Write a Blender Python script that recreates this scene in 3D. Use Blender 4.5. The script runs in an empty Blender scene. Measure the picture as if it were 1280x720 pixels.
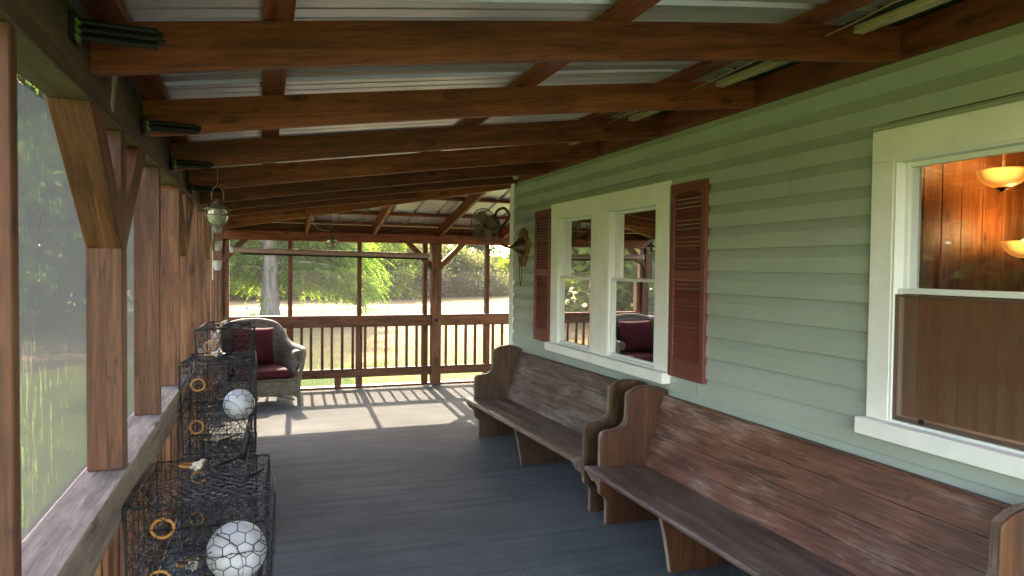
import bpy, bmesh, math, random
from mathutils import Vector, Matrix, noise as mnoise
random.seed(7)
R = math.radians
sc = bpy.context.scene
col = sc.collection

# ------------------------------------------------------------------ camera
YAW, PITCH, ROLL = 0.3438174, -0.02891377, -0.01094197
CAMZ = 1.65
fw = Vector((math.sin(YAW)*math.cos(PITCH), math.cos(YAW)*math.cos(PITCH), math.sin(PITCH)))
rt = Vector((math.cos(YAW), -math.sin(YAW), 0)); dn = fw.cross(rt)
r2 = math.cos(ROLL)*rt + math.sin(ROLL)*dn; d2 = -math.sin(ROLL)*rt + math.cos(ROLL)*dn
cd = bpy.data.cameras.new('camera'); cam = bpy.data.objects.new('camera', cd); col.objects.link(cam)
m = Matrix.Identity(4)
for i in range(3):
    m[i][0] = r2[i]; m[i][1] = -d2[i]; m[i][2] = -fw[i]
m[0][3], m[1][3], m[2][3] = 0, 0, CAMZ
cam.matrix_world = m
cd.sensor_width = 36; cd.lens = 878/1280*36
cd.clip_start = .02; cd.clip_end = 2000
cd.dof.use_dof = True; cd.dof.focus_distance = 6.5; cd.dof.aperture_fstop = 7
sc.camera = cam

# ------------------------------------------------------------------ light
SUN = Vector((.045, 1, .74)).normalized()
w = bpy.data.worlds.new('World'); sc.world = w; w.use_nodes = True
nt = w.node_tree; sky = nt.nodes.new('ShaderNodeTexSky'); sky.sky_type = 'NISHITA'; sky.sun_disc = False
sky.sun_elevation = math.asin(SUN.z); sky.sun_rotation = math.atan2(SUN.x, SUN.y)
sky.dust_density = 2.0
nt.links.new(sky.outputs[0], nt.nodes['Background'].inputs[0]); nt.nodes['Background'].inputs[1].default_value = .15
sl = bpy.data.lights.new('sun', 'SUN'); sl.energy = 4.2; sl.angle = R(.5); sl.color = (1, .95, .86)
so = bpy.data.objects.new('sun', sl); col.objects.link(so)
sl.energy = 2.0
so.rotation_euler = (-SUN).to_track_quat('-Z', 'Y').to_euler(); so.location = (0, 0, 30)
sc.view_settings.view_transform = 'Standard'; sc.view_settings.look = 'None'
sc.view_settings.exposure = 4.55; sc.view_settings.gamma = 1.0; sc.view_settings.use_curve_mapping = False
sc.view_settings.use_white_balance = True; sc.view_settings.white_balance_temperature = 8300; sc.view_settings.white_balance_tint = 17
sc.render.engine = 'CYCLES'
sc.cycles.max_bounces = 10; sc.cycles.diffuse_bounces = 5; sc.cycles.transparent_max_bounces = 24
sc.cycles.sample_clamp_indirect = 6; sc.cycles.caustics_reflective = False; sc.cycles.caustics_refractive = False

# ------------------------------------------------------------------ helpers
WORLD = {}
def put(o, parent=None, world=None):
    world = world or Matrix.Identity(4)
    col.objects.link(o); WORLD[o] = world
    if parent is not None:
        o.parent = parent; o.matrix_basis = WORLD[parent].inverted() @ world
    else:
        o.matrix_basis = world
    return o
def tag(o, label=None, cat=None, group=None, kind=None):
    if label: o['label'] = label
    if cat: o['category'] = cat
    if group: o['group'] = group
    if kind: o['kind'] = kind
    return o
def thing(name, loc, label, cat, group=None, rz=0):
    o = bpy.data.objects.new(name, None); o.empty_display_size = .1
    put(o, None, Matrix.Translation(loc) @ Matrix.Rotation(rz, 4, 'Z'))
    return tag(o, label, cat, group)
def copy_tree(o, world, parent=None):
    c = o.copy(); col.objects.link(c)
    if parent is None:
        c.parent = None; c.matrix_basis = world
    else:
        c.parent = parent; c.matrix_basis = o.matrix_basis.copy()
    WORLD[c] = world
    for ch in list(o.children):
        copy_tree(ch, world @ ch.matrix_basis, c)
    return c

class MB:
    def __init__(s): s.v = []; s.f = []; s.smooth = False
    def add(s, vs, fs):
        n = len(s.v); s.v += [tuple(p) for p in vs]; s.f += [tuple(i+n for i in f) for f in fs]; return s
    def box(s, lo, hi, bev=0.0):
        x0, y0, z0 = lo; x1, y1, z1 = hi
        if bev <= 0:
            return s.add([(x0,y0,z0),(x1,y0,z0),(x1,y1,z0),(x0,y1,z0),(x0,y0,z1),(x1,y0,z1),(x1,y1,z1),(x0,y1,z1)],
                  [(3,2,1,0),(4,5,6,7),(0,1,5,4),(1,2,6,5),(2,3,7,6),(3,0,4,7)])
        bm = bmesh.new(); bmesh.ops.create_cube(bm, size=1)
        for v in bm.verts:
            v.co = Vector(((x0+x1)/2+v.co.x*(x1-x0), (y0+y1)/2+v.co.y*(y1-y0), (z0+z1)/2+v.co.z*(z1-z0)))
        bmesh.ops.bevel(bm, geom=bm.edges[:], offset=bev, segments=1, affect='EDGES', profile=.5)
        bm.verts.index_update()
        s.add([v.co[:] for v in bm.verts], [[v.index for v in f.verts] for f in bm.faces]); bm.free(); return s
    def tube(s, pts, r, n=8, cap=True, closed=False):
        pts = [Vector(p) for p in pts]; N = len(pts); vs = []; prev = None
        for i, p in enumerate(pts):
            if closed: t = pts[(i+1) % N]-pts[i-1]
            else: t = pts[min(i+1, N-1)]-pts[max(i-1, 0)]
            if t.length < 1e-9: t = Vector((0,0,1))
            t.normalize()
            if prev is None:
                a = Vector((0,0,1)) if abs(t.z) < .9 else Vector((1,0,0)); prev = t.cross(a).normalized()
            u = (prev-t*prev.dot(t)); u = u.normalized() if u.length > 1e-6 else t.orthogonal().normalized()
            prev = u; q = t.cross(u); rr = r[i] if isinstance(r, (list, tuple)) else r
            for k in range(n):
                a = 2*math.pi*k/n; vs.append(p+u*(rr*math.cos(a))+q*(rr*math.sin(a)))
        fs = []
        for i in range(N if closed else N-1):
            j = (i+1) % N
            for k in range(n):
                k2 = (k+1) % n; fs.append((i*n+k, i*n+k2, j*n+k2, j*n+k))
        if cap and not closed:
            fs.append(tuple(range(n-1, -1, -1))); fs.append(tuple((N-1)*n+k for k in range(n)))
        return s.add(vs, fs)
    def lathe(s, prof, c=(0,0,0), n=20, axis='Z'):
        vs = []
        for (r, z) in prof:
            for k in range(n):
                a = 2*math.pi*k/n; x, y = r*math.cos(a), r*math.sin(a)
                p = {'Z': (x, y, z), 'X': (z, x, y), 'Y': (x, z, y)}[axis]
                vs.append((p[0]+c[0], p[1]+c[1], p[2]+c[2]))
        fs = []
        for i in range(len(prof)-1):
            for k in range(n):
                k2 = (k+1) % n; fs.append((i*n+k, i*n+k2, (i+1)*n+k2, (i+1)*n+k))
        return s.add(vs, fs)
    def prism(s, poly, a, b, plane='XZ'):
        n = len(poly)
        def P(p, t): return {'XZ': (p[0], t, p[1]), 'YZ': (t, p[0], p[1]), 'XY': (p[0], p[1], t)}[plane]
        vs = [P(p, a) for p in poly]+[P(p, b) for p in poly]
        fs = [tuple(range(n)), tuple(range(2*n-1, n-1, -1))]
        for i in range(n):
            j = (i+1) % n; fs.append((i, i+n, j+n, j))
        return s.add(vs, fs)
    def xf(s, M, start=0):
        for i in range(start, len(s.v)): s.v[i] = tuple(M @ Vector(s.v[i]))
        return s
    def build(s, name, mat, parent=None, world=None, smooth=False, bev=0, weld=False, autosmooth=True):
        """verts are given in the coordinates of `world` (identity = scene coordinates)"""
        world = world if world is not None else Matrix.Identity(4)
        me = bpy.data.meshes.new(name)
        if world == Matrix.Identity(4) and parent is not None or True:
            me.from_pydata(s.v, [], s.f)
        bm = bmesh.new(); bm.from_mesh(me)
        if weld: bmesh.ops.remove_doubles(bm, verts=bm.verts[:], dist=1e-4)
        bmesh.ops.recalc_face_normals(bm, faces=bm.faces[:])
        if bev:
            es = [e for e in bm.edges if len(e.link_faces) == 2 and e.calc_face_angle(0) > .6]
            bmesh.ops.bevel(bm, geom=es, offset=bev, segments=2, affect='EDGES', profile=.5)
        bm.to_mesh(me); bm.free()
        me.materials.append(mat)
        if smooth:
            for p in me.polygons: p.use_smooth = True
        o = bpy.data.objects.new(name, me)
        return put(o, parent, world)

def frame(p0, p1, up=(0,0,1)):
    p0, p1 = Vector(p0), Vector(p1); x = (p1-p0).normalized(); u = Vector(up)
    y = u.cross(x)
    if y.length < 1e-4: y = Vector((0,1,0)).cross(x)
    y.normalize(); z = x.cross(y)
    M = Matrix.Identity(4)
    for i in range(3): M[i][0] = x[i]; M[i][1] = y[i]; M[i][2] = z[i]; M[i][3] = p0[i]
    return M
def board(name, p0, p1, wy, hz, mat, parent, up=(0,0,1), bev=.003, offz=0, offy=0):
    """timber from p0 to p1; wy sideways, hz along up, both centred on the line"""
    M = frame(p0, p1, up); L = (Vector(p1)-Vector(p0)).length
    b = MB().box((0, -wy/2+offy, -hz/2+offz), (L, wy/2+offy, hz/2+offz), bev)
    return b.build(name, mat, parent, M)

# ------------------------------------------------------------------ materials
def newmat(name):
    m = bpy.data.materials.new(name); m.use_nodes = True
    n = m.node_tree.nodes; l = m.node_tree.links; b = n['Principled BSDF']
    return m, n, l, b
def coords(n, l, scale=(1,1,1), rnd=True, rot=None):
    tc = n.new('ShaderNodeTexCoord'); mp = n.new('ShaderNodeMapping'); mp.inputs['Scale'].default_value = scale
    if rnd:
        oi = n.new('ShaderNodeObjectInfo'); ml = n.new('ShaderNodeMath'); ml.operation = 'MULTIPLY'; ml.inputs[1].default_value = 37
        l.new(oi.outputs['Random'], ml.inputs[0])
        ad = n.new('ShaderNodeVectorMath'); ad.operation = 'ADD'
        l.new(tc.outputs['Object'], ad.inputs[0]); l.new(ml.outputs[0], ad.inputs[1]); l.new(ad.outputs[0], mp.inputs[0])
    else: l.new(tc.outputs['Object'], mp.inputs[0])
    return mp
def nz(n, l, vec, scale, detail=5, rough=.55, dist=0):
    t = n.new('ShaderNodeTexNoise'); t.inputs['Scale'].default_value = scale; t.inputs['Detail'].default_value = detail
    t.inputs['Roughness'].default_value = rough; t.inputs['Distortion'].default_value = dist
    l.new(vec.outputs[0], t.inputs['Vector']); return t
def ramp(n, l, src, stops, out=0):
    r = n.new('ShaderNodeValToRGB'); e = r.color_ramp.elements
    e[0].position, e[0].color = stops[0][0], (*stops[0][1], 1)
    e[1].position, e[1].color = stops[-1][0], (*stops[-1][1], 1)
    for p, c in stops[1:-1]:
        q = e.new(p); q.color = (*c, 1)
    l.new(src.outputs[out], r.inputs[0]); return r
def mix(n, l, fac, a, b, mode='MIX'):
    x = n.new('ShaderNodeMix'); x.data_type = 'RGBA'; x.blend_type = mode
    for i, s in ((0, fac), (6, a), (7, b)):
        if isinstance(s, (int, float)): x.inputs[i].default_value = s
        elif isinstance(s, tuple): x.inputs[i].default_value = (*s, 1)
        else: l.new(s, x.inputs[i])
    return x.outputs[2]
def bump(n, l, b, h, strength=.3, dist=.01):
    u = n.new('ShaderNodeBump'); u.inputs['Strength'].default_value = strength; u.inputs['Distance'].default_value = dist
    l.new(h, u.inputs['Height']); l.new(u.outputs[0], b.inputs['Normal']); return u
def G(axis, a, t):
    return {'X': (a, t, t), 'Y': (t, a, t), 'Z': (t, t, a)}[axis]

def wood(name, dark, mid, light, axis='X', rough=.6, knots=True, wear=None, wearamt=.5, spec=.35, grain=1.0):
    m, n, l, b = newmat(name)
    c1 = coords(n, l, G(axis, 1.0, 11)); a = nz(n, l, c1, 2.2*grain, 7, .6, .6)
    c2 = coords(n, l, G(axis, 2.5, 70)); f = nz(n, l, c2, 2.5*grain, 4, .6)
    base = ramp(n, l, a, [(.28, dark), (.5, mid), (.74, light)])
    fine = ramp(n, l, f, [(.32, (.52,.50,.48)), (.62, (1.12,1.12,1.12))])
    out = mix(n, l, .75, base.outputs[0], fine.outputs[0], 'MULTIPLY')
    # board to board difference
    oi = n.new('ShaderNodeObjectInfo'); rr = ramp(n, l, oi, [(0, (.66,.64,.62)), (1, (1.2,1.2,1.2))], 5)
    out = mix(n, l, 1.0, out, rr.outputs[0], 'MULTIPLY')
    # stains and drying cracks
    cs = coords(n, l, G(axis, 1.2, 2.6)); sn = nz(n, l, cs, 1.9, 6, .65); sr = ramp(n, l, sn, [(.32, (.55,.52,.5)), (.5, (1,1,1)), (.72, (1.18,1.15,1.1))])
    out = mix(n, l, .8, out, sr.outputs[0], 'MULTIPLY')
    cc = coords(n, l, G(axis, .55, 13)); cn = nz(n, l, cc, 2.4, 3, .5, .25)
    cr_ = ramp(n, l, cn, [(.485, (0,0,0)), (.4975, (1,1,1)), (.5025, (1,1,1)), (.515, (0,0,0))]); cm = n.new('ShaderNodeMath'); cm.operation = 'MULTIPLY'; cm.inputs[1].default_value = .6
    l.new(cr_.outputs[0], cm.inputs[0]); out = mix(n, l, cm.outputs[0], out, tuple(x*.3 for x in dark))
    if knots:
        c3 = coords(n, l, G(axis, 2.2, 5.0)); v = n.new('ShaderNodeTexVoronoi'); v.inputs['Scale'].default_value = 1.5
        l.new(c3.outputs[0], v.inputs['Vector'])
        k = ramp(n, l, v, [(.06, (1,1,1)), (.09, (.35,.35,.35)), (.12, (.75,.75,.75)), (.19, (0,0,0))]); out = mix(n, l, k.outputs[0], out, tuple(x*.35 for x in dark))
    if wear:
        c4 = coords(n, l, G(axis, 1.3, 26)); g = nz(n, l, c4, 2.6, 10, .78, .4)
        c5 = coords(n, l, G(axis, 1, 3)); h = nz(n, l, c5, 2.1, 6, .65)
        mu = n.new('ShaderNodeMath'); mu.operation = 'MULTIPLY'; l.new(g.outputs[0], mu.inputs[0]); l.new(h.outputs[0], mu.inputs[1])
        k = ramp(n, l, mu, [(.27+.12*(1-wearamt), (0,0,0)), (.42+.12*(1-wearamt), (1,1,1))])
        kk = n.new('ShaderNodeMath'); kk.operation = 'MULTIPLY'; kk.inputs[1].default_value = .5; l.new(k.outputs[0], kk.inputs[0])
        out = mix(n, l, kk.outputs[0], out, wear)
    l.new(out, b.inputs['Base Color'])
    rg = n.new('ShaderNodeMapRange'); rg.inputs[3].default_value = rough-.12; rg.inputs[4].default_value = rough+.15
    l.new(f.outputs[0], rg.inputs[0]); l.new(rg.outputs[0], b.inputs['Roughness'])
    b.inputs['Specular IOR Level'].default_value = spec
    bump(n, l, b, f.outputs[0], .25, .004)
    return m
def plain(name, c, rough=.6, metal=0, var=.12, sc_=4, bumpv=0, spec=.5):
    m, n, l, b = newmat(name); v = coords(n, l)
    a = nz(n, l, v, sc_, 6, .6); r = ramp(n, l, a, [(.3, tuple(x*(1-var) for x in c)), (.7, tuple(min(1, x*(1+var)) for x in c))])
    l.new(r.outputs[0], b.inputs['Base Color']); b.inputs['Roughness'].default_value = rough
    b.inputs['Metallic'].default_value = metal; b.inputs['Specular IOR Level'].default_value = spec
    if bumpv:
        f = nz(n, l, v, sc_*14, 4); bump(n, l, b, f.outputs[0], bumpv, .003)
    return m

STAIN = ((.10,.022,.010), (.215,.050,.022), (.32,.088,.040))
M_beam = wood('stained_timber', *STAIN, rough=.55)
M_post = wood('stained_post', (.065,.023,.011), (.15,.054,.025), (.24,.098,.048), rough=.6)
M_header = wood('olive_timber', (.045,.028,.014), (.08,.05,.025), (.13,.085,.042), rough=.65)
M_sill = wood('weathered_sill', (.11,.08,.065), (.21,.16,.135), (.32,.26,.23), rough=.75)
M_pale = wood('pale_lumber', (.42,.34,.2), (.55,.46,.3), (.66,.57,.4), rough=.7)
M_pewA = wood('pew_wood_brown', (.06,.022,.013), (.155,.060,.036), (.26,.11,.068), axis='Y', rough=.42, knots=False, wear=(.50,.38,.32), wearamt=1.05, spec=.5)
M_pewAend = wood('pew_end_brown', (.045,.015,.006), (.095,.033,.012), (.16,.06,.022), axis='Z', rough=.4, knots=False, spec=.5, grain=.8)
M_pewB = wood('pew_wood_grey', (.06,.036,.026), (.125,.08,.06), (.20,.14,.11), axis='Y', rough=.5, knots=False, wear=(.42,.36,.33), wearamt=1.0, spec=.45)
M_pewBend = wood('pew_end_dark', (.035,.018,.010), (.075,.038,.02), (.13,.068,.038), axis='Z', rough=.45, knots=False)
M_pewedge = wood('pew_worn_edge', (.12,.075,.055), (.24,.165,.125), (.36,.27,.21), axis='Z', rough=.6, knots=False)
M_pewseat = wood('pew_seat_worn', (.06,.037,.031), (.13,.085,.07), (.21,.145,.125), axis='Y', rough=.42, knots=False, wear=(.38,.32,.29), wearamt=1.0, spec=.5)
M_trimwood = wood('oak_plaque', (.14,.06,.02), (.26,.12,.045), (.38,.19,.08), axis='Z', rough=.35)
M_panel = wood('interior_pine', (.16,.065,.022), (.26,.115,.04), (.35,.165,.065), axis='Z', rough=.45, grain=.6)
M_white = plain('white_vinyl', (.74,.76,.73), .45, var=.05, sc_=2)
M_whitepaint = plain('white_painted_wood', (.80,.79,.75), .5, var=.08, sc_=5, bumpv=.1)
M_siding = plain('sage_siding', (.335,.385,.335), .5, var=.09, sc_=1.6, bumpv=.12)
M_shutter = plain('barn_red_shutter', (.17,.040,.032), .5, var=.1, sc_=3)
M_black = plain('black_plastic', (.010,.010,.011), .5, spec=.2)
M_wire = plain('black_coated_wire', (.010,.011,.013), .5, spec=.3)
M_bronze = plain('bronze_metal', (.10,.065,.042), .42, metal=.7, var=.25, sc_=10)
M_brown = plain('brown_painted_metal', (.12,.075,.055), .5, metal=.3)
M_orange = plain('orange_plastic', (.36,.15,.025), .6)
M_rope = plain('off_white_rope', (.55,.47,.36), .9, var=.25, sc_=40)
M_rodcap = plain('lime_plastic', (.10,.15,.03), .5)
M_cushion = plain('burgundy_fabric', (.060,.007,.011), .85, var=.25, sc_=5, bumpv=.35, spec=.2)
M_bark = wood('grey_bark', (.10,.08,.065), (.17,.145,.12), (.25,.215,.18), axis='Z', rough=.9, knots=False, grain=.35)
M_darkgreen = plain('dark_green_felt', (.012,.03,.02), .8)
M_skirt = plain('deck_fascia', (.20,.07,.04), .6)
M_sand = plain('pale_sand', (.42,.38,.32), .95, sc_=.6)
M_plaster = plain('dark_interior_wall', (.10,.07,.05), .8)
M_cup = plain('white_cup_plastic', (.36,.33,.31), .5, var=.1, sc_=20)
M_tube = plain('taupe_roller_tube', (.26,.17,.13), .55)
M_paper = plain('faded_pink_paper', (.30,.19,.17), .9, var=.3, sc_=30)

def carpet_mat():
    m, n, l, b = newmat('blue_grey_carpet'); v = coords(n, l, (1,1,1), False)
    mp = coords(n, l, (1,1,1), False); mp.inputs['Rotation'].default_value = (0,0,R(38))
    wv = n.new('ShaderNodeTexWave'); wv.wave_type = 'BANDS'; wv.inputs['Scale'].default_value = 21; wv.inputs['Distortion'].default_value = 1.2
    wv.inputs['Detail'].default_value = 2; wv.inputs['Detail Scale'].default_value = 3; l.new(mp.outputs[0], wv.inputs['Vector'])
    fib = nz(n, l, v, 190, 3, .7)
    big = nz(n, l, v, 1.1, 6, .65, .5)
    vs = coords(n, l, (.5, 9, 1), False); ln = nz(n, l, vs, 1.6, 5, .6)
    c = ramp(n, l, big, [(.28, (.080,.088,.089)), (.72, (.124,.132,.131))])
    s1 = ramp(n, l, fib, [(.3, (.55,.57,.6)), (.7, (1.35,1.33,1.3))])
    s2 = ramp(n, l, wv, [(.1, (.68,.68,.69)), (.8, (1.2,1.2,1.2))])
    s3 = ramp(n, l, ln, [(.36, (.74,.75,.78)), (.55, (1.05,1.05,1.05))])
    o = mix(n, l, .8, c.outputs[0], s1.outputs[0], 'MULTIPLY'); o = mix(n, l, .9, o, s2.outputs[0], 'MULTIPLY'); o = mix(n, l, .7, o, s3.outputs[0], 'MULTIPLY')
    l.new(o, b.inputs['Base Color']); b.inputs['Roughness'].default_value = .95; b.inputs['Specular IOR Level'].default_value = .04
    ad = n.new('ShaderNodeMath'); ad.operation = 'ADD'; l.new(fib.outputs[0], ad.inputs[0]); l.new(wv.outputs['Fac'], ad.inputs[1])
    bump(n, l, b, ad.outputs[0], .5, .004); return m
M_carpet = carpet_mat()

def roof_mat():
    m, n, l, b = newmat('galvanised_sheet'); v = coords(n, l, (1,1,1), False)
    a = nz(n, l, v, 1.3, 6, .6); f = nz(n, l, v, 60, 3)
    c = ramp(n, l, a, [(.3, (.46,.44,.50)), (.7, (.66,.63,.70))]); l.new(c.outputs[0], b.inputs['Base Color'])
    b.inputs['Metallic'].default_value = .7; b.inputs['Roughness'].default_value = .40
    bump(n, l, b, f.outputs[0], .12, .002); return m
M_roof = roof_mat()

def screen_mat(name, dens, c, var=.28):
    m, n, l, b = newmat(name); n.remove(b); out = n['Material Output']
    ge = n.new('ShaderNodeNewGeometry'); dt = n.new('ShaderNodeVectorMath'); dt.operation = 'DOT_PRODUCT'
    l.new(ge.outputs['Incoming'], dt.inputs[0]); l.new(ge.outputs['Normal'], dt.inputs[1])
    ab = n.new('ShaderNodeMath'); ab.operation = 'ABSOLUTE'; l.new(dt.outputs['Value'], ab.inputs[0])
    mx = n.new('ShaderNodeMath'); mx.operation = 'MAXIMUM'; mx.inputs[1].default_value = .12; l.new(ab.outputs[0], mx.inputs[0])
    v = coords(n, l, (14, 14, 1.2), False); a = nz(n, l, v, 6, 4, .7)
    v2 = coords(n, l, (40, 40, 5), False); a2 = nz(n, l, v2, 3, 3, .6)
    ad = n.new('ShaderNodeMath'); ad.operation = 'ADD'; l.new(a.outputs[0], ad.inputs[0]); l.new(a2.outputs[0], ad.inputs[1])
    mr = n.new('ShaderNodeMapRange'); mr.inputs[1].default_value = .7; mr.inputs[2].default_value = 1.3; mr.inputs[3].default_value = dens*(1-var); mr.inputs[4].default_value = dens*(1+var)
    l.new(ad.outputs[0], mr.inputs[0])
    dv = n.new('ShaderNodeMath'); dv.operation = 'DIVIDE'; dv.use_clamp = True; l.new(mr.outputs[0], dv.inputs[0]); l.new(mx.outputs[0], dv.inputs[1])
    mn = n.new('ShaderNodeMath'); mn.operation = 'MINIMUM'; mn.inputs[1].default_value = .93; l.new(dv.outputs[0], mn.inputs[0])
    t = n.new('ShaderNodeBsdfTransparent'); d = n.new('ShaderNodeBsdfDiffuse'); d.inputs[0].default_value = (*c, 1)
    tr = n.new('ShaderNodeBsdfTranslucent'); tr.inputs[0].default_value = (*c, 1)
    m1 = n.new('ShaderNodeMixShader'); m1.inputs[0].default_value = .5; l.new(d.outputs[0], m1.inputs[1]); l.new(tr.outputs[0], m1.inputs[2])
    m2 = n.new('ShaderNodeMixShader'); l.new(mn.outputs[0], m2.inputs[0]); l.new(t.outputs[0], m2.inputs[1]); l.new(m1.outputs[0], m2.inputs[2])
    l.new(m2.outputs[0], out.inputs['Surface']); return m
M_screen = screen_mat('insect_mesh', .36, (.016,.016,.016))
M_screen2 = screen_mat('faded_insect_mesh', .08, (.10,.095,.095))
M_screenL = screen_mat('grey_insect_mesh', .24, (.095,.092,.088), .34)
M_sashscreen = screen_mat('brown_window_mesh', .40, (.42,.215,.13), .03)

def glass_mat(name, tint=(.93,.96,.95), refl=1.0):
    m, n, l, b = newmat(name); n.remove(b); out = n['Material Output']
    t = n.new('ShaderNodeBsdfTransparent'); t.inputs[0].default_value = (*tint, 1)
    g = n.new('ShaderNodeBsdfGlossy'); g.inputs['Roughness'].default_value = .01
    f = n.new('ShaderNodeFresnel'); f.inputs[0].default_value = 1.5
    k = n.new('ShaderNodeMath'); k.operation = 'MULTIPLY'; k.inputs[1].default_value = 1.35*refl; k.use_clamp = True; l.new(f.outputs[0], k.inputs[0])
    m2 = n.new('ShaderNodeMixShader'); l.new(k.outputs[0], m2.inputs[0]); l.new(t.outputs[0], m2.inputs[1]); l.new(g.outputs[0], m2.inputs[2])
    l.new(m2.outputs[0], out.inputs['Surface']); return m
M_glass = glass_mat('window_glass')
M_lampglass = plain('frosted_lantern_glass', (.62,.68,.52), .25)
M_lampglass.node_tree.nodes['Principled BSDF'].inputs['Transmission Weight'].default_value = .75

def leaf_mat(name, c1, c2, trans=.45):
    m, n, l, b = newmat(name); n.remove(b); out = n['Material Output']
    tc = n.new('ShaderNodeTexCoord'); mp = n.new('ShaderNodeMapping'); l.new(tc.outputs['Object'], mp.inputs[0])
    a = nz(n, l, mp, 1.4, 5, .7); r = ramp(n, l, a, [(.32, c1), (.68, c2)])
    oi = n.new('ShaderNodeObjectInfo'); rr = ramp(n, l, oi, [(0, (.75,.8,.75)), (1, (1.2,1.15,1.1))], 5)
    c = mix(n, l, 1.0, r.outputs[0], rr.outputs[0], 'MULTIPLY')
    d = n.new('ShaderNodeBsdfDiffuse'); t = n.new('ShaderNodeBsdfTranslucent'); l.new(c, d.inputs[0]); 
    c2_ = mix(n, l, 1.0, c, (1.5,1.5,.7), 'MULTIPLY'); l.new(c2_, t.inputs[0])
    m2 = n.new('ShaderNodeMixShader'); m2.inputs[0].default_value = trans; l.new(d.outputs[0], m2.inputs[1]); l.new(t.outputs[0], m2.inputs[2])
    l.new(m2.outputs[0], out.inputs['Surface']); return m
L_cyp = leaf_mat('cypress_needles', (.08,.16,.045), (.19,.30,.07), .6)
L_green = leaf_mat('green_leaves', (.05,.10,.03), (.12,.19,.055))
L_dark = leaf_mat('dark_leaves', (.035,.06,.035), (.07,.10,.055))
L_yel = leaf_mat('yellow_green_leaves', (.10,.16,.035), (.22,.28,.07))
L_brush = leaf_mat('greyish_brush', (.065,.075,.05), (.15,.155,.10), .45)

def ground_mat():
    m, n, l, b = newmat('lawn_and_dry_field'); tc = n.new('ShaderNodeTexCoord')
    mp = n.new('ShaderNodeMapping'); l.new(tc.outputs['Object'], mp.inputs[0])
    a = nz(n, l, mp, .09, 5, .6, .4); f = nz(n, l, mp, 3.0, 8, .75); g = nz(n, l, mp, .5, 6, .65)
    se = n.new('ShaderNodeSeparateXYZ'); l.new(tc.outputs['Object'], se.inputs[0])
    # far from the house the lawn gives way to a dry field; west of the house it stays green
    def rng(src, a0, a1):
        q = n.new('ShaderNodeMapRange'); q.inputs[1].default_value = a0; q.inputs[2].default_value = a1; l.new(src, q.inputs[0]); return q.outputs[0]
    dy = rng(se.outputs[1], 14, 19); wx = rng(se.outputs[0], -14, -4)
    mu = n.new('ShaderNodeMath'); mu.operation = 'MULTIPLY'; l.new(dy, mu.inputs[0]); l.new(wx, mu.inputs[1])
    ad = n.new('ShaderNodeMath'); ad.operation = 'ADD'; l.new(mu.outputs[0], ad.inputs[0])
    q = n.new('ShaderNodeMath'); q.operation = 'MULTIPLY_ADD'; q.inputs[1].default_value = 2.2; q.inputs[2].default_value = -1.1; l.new(a.outputs[0], q.inputs[0]); l.new(q.outputs[0], ad.inputs[1])
    cl = ramp(n, l, ad, [(.25, (0,0,0)), (.75, (1,1,1))])
    gr = ramp(n, l, g, [(.3, (.06,.095,.022)), (.7, (.11,.15,.04))]); dr = ramp(n, l, g, [(.3, (.115,.083,.038)), (.7, (.17,.125,.062))])
    c = mix(n, l, cl.outputs[0], gr.outputs[0], dr.outputs[0]); s = ramp(n, l, f, [(.3, (.7,.7,.7)), (.7, (1.15,1.15,1.15))])
    c = mix(n, l, .9, c, s.outputs[0], 'MULTIPLY'); l.new(c, b.inputs['Base Color']); b.inputs['Roughness'].default_value = 1; b.inputs['Specular IOR Level'].default_value = .1
    bump(n, l, b, f.outputs[0], .8, .05); return m
M_ground = ground_mat()

def wicker_mat():
    m, n, l, b = newmat('grey_wicker'); tc = n.new('ShaderNodeTexCoord'); mp = n.new('ShaderNodeMapping'); mp.inputs['Rotation'].default_value = (R(90),0,0)
    l.new(tc.outputs['Object'], mp.inputs[0])
    br = n.new('ShaderNodeTexBrick'); br.inputs['Scale'].default_value = 16; br.inputs['Mortar Size'].default_value = .035; br.inputs['Brick Width'].default_value = .55; br.inputs['Row Height'].default_value = .22
    br.inputs['Color1'].default_value = (.21,.165,.11,1); br.inputs['Color2'].default_value = (.10,.08,.058,1); br.inputs['Mortar'].default_value = (.02,.018,.015,1)
    l.new(mp.outputs[0], br.inputs['Vector']); a = nz(n, l, mp, 30, 4, .7); s = ramp(n, l, a, [(.3, (.6,.6,.6)), (.7, (1.3,1.3,1.3))])
    c = mix(n, l, .8, br.outputs[0], s.outputs[0], 'MULTIPLY'); l.new(c, b.inputs['Base Color']); b.inputs['Roughness'].default_value = .6
    bump(n, l, b, br.outputs['Fac'], -.8, .01); return m
M_wicker = wicker_mat()
M_rim = wood('wicker_rim', (.08,.066,.05), (.14,.12,.095), (.22,.19,.16), rough=.6, knots=False, grain=4)

def emit_mat(name, c, s):
    m, n, l, b = newmat(name); b.inputs['Base Color'].default_value = (*c, 1); b.inputs['Emission Color'].default_value = (*c, 1); b.inputs['Emission Strength'].default_value = s
    b.inputs['Roughness'].default_value = .4; return m
M_bulb = emit_mat('lit_bulb', (1,.72,.38), 2)
M_bowl = emit_mat('amber_glass_bowl', (1,.40,.08), .3)
_n, _l = M_bowl.node_tree.nodes, M_bowl.node_tree.links
_w = _n.new('ShaderNodeLayerWeight'); _w.inputs[0].default_value = .5
_r = _n.new('ShaderNodeMapRange'); _r.inputs[1].default_value = 0; _r.inputs[2].default_value = .45; _r.inputs[3].default_value = .20; _r.inputs[4].default_value = .028
_l.new(_w.outputs['Facing'], _r.inputs[0]); _l.new(_r.outputs[0], _n['Principled BSDF'].inputs['Emission Strength'])
M_buoy = plain('white_foam_buoy', (.42,.41,.42), .6, var=.18, sc_=9, bumpv=.2)

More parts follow.
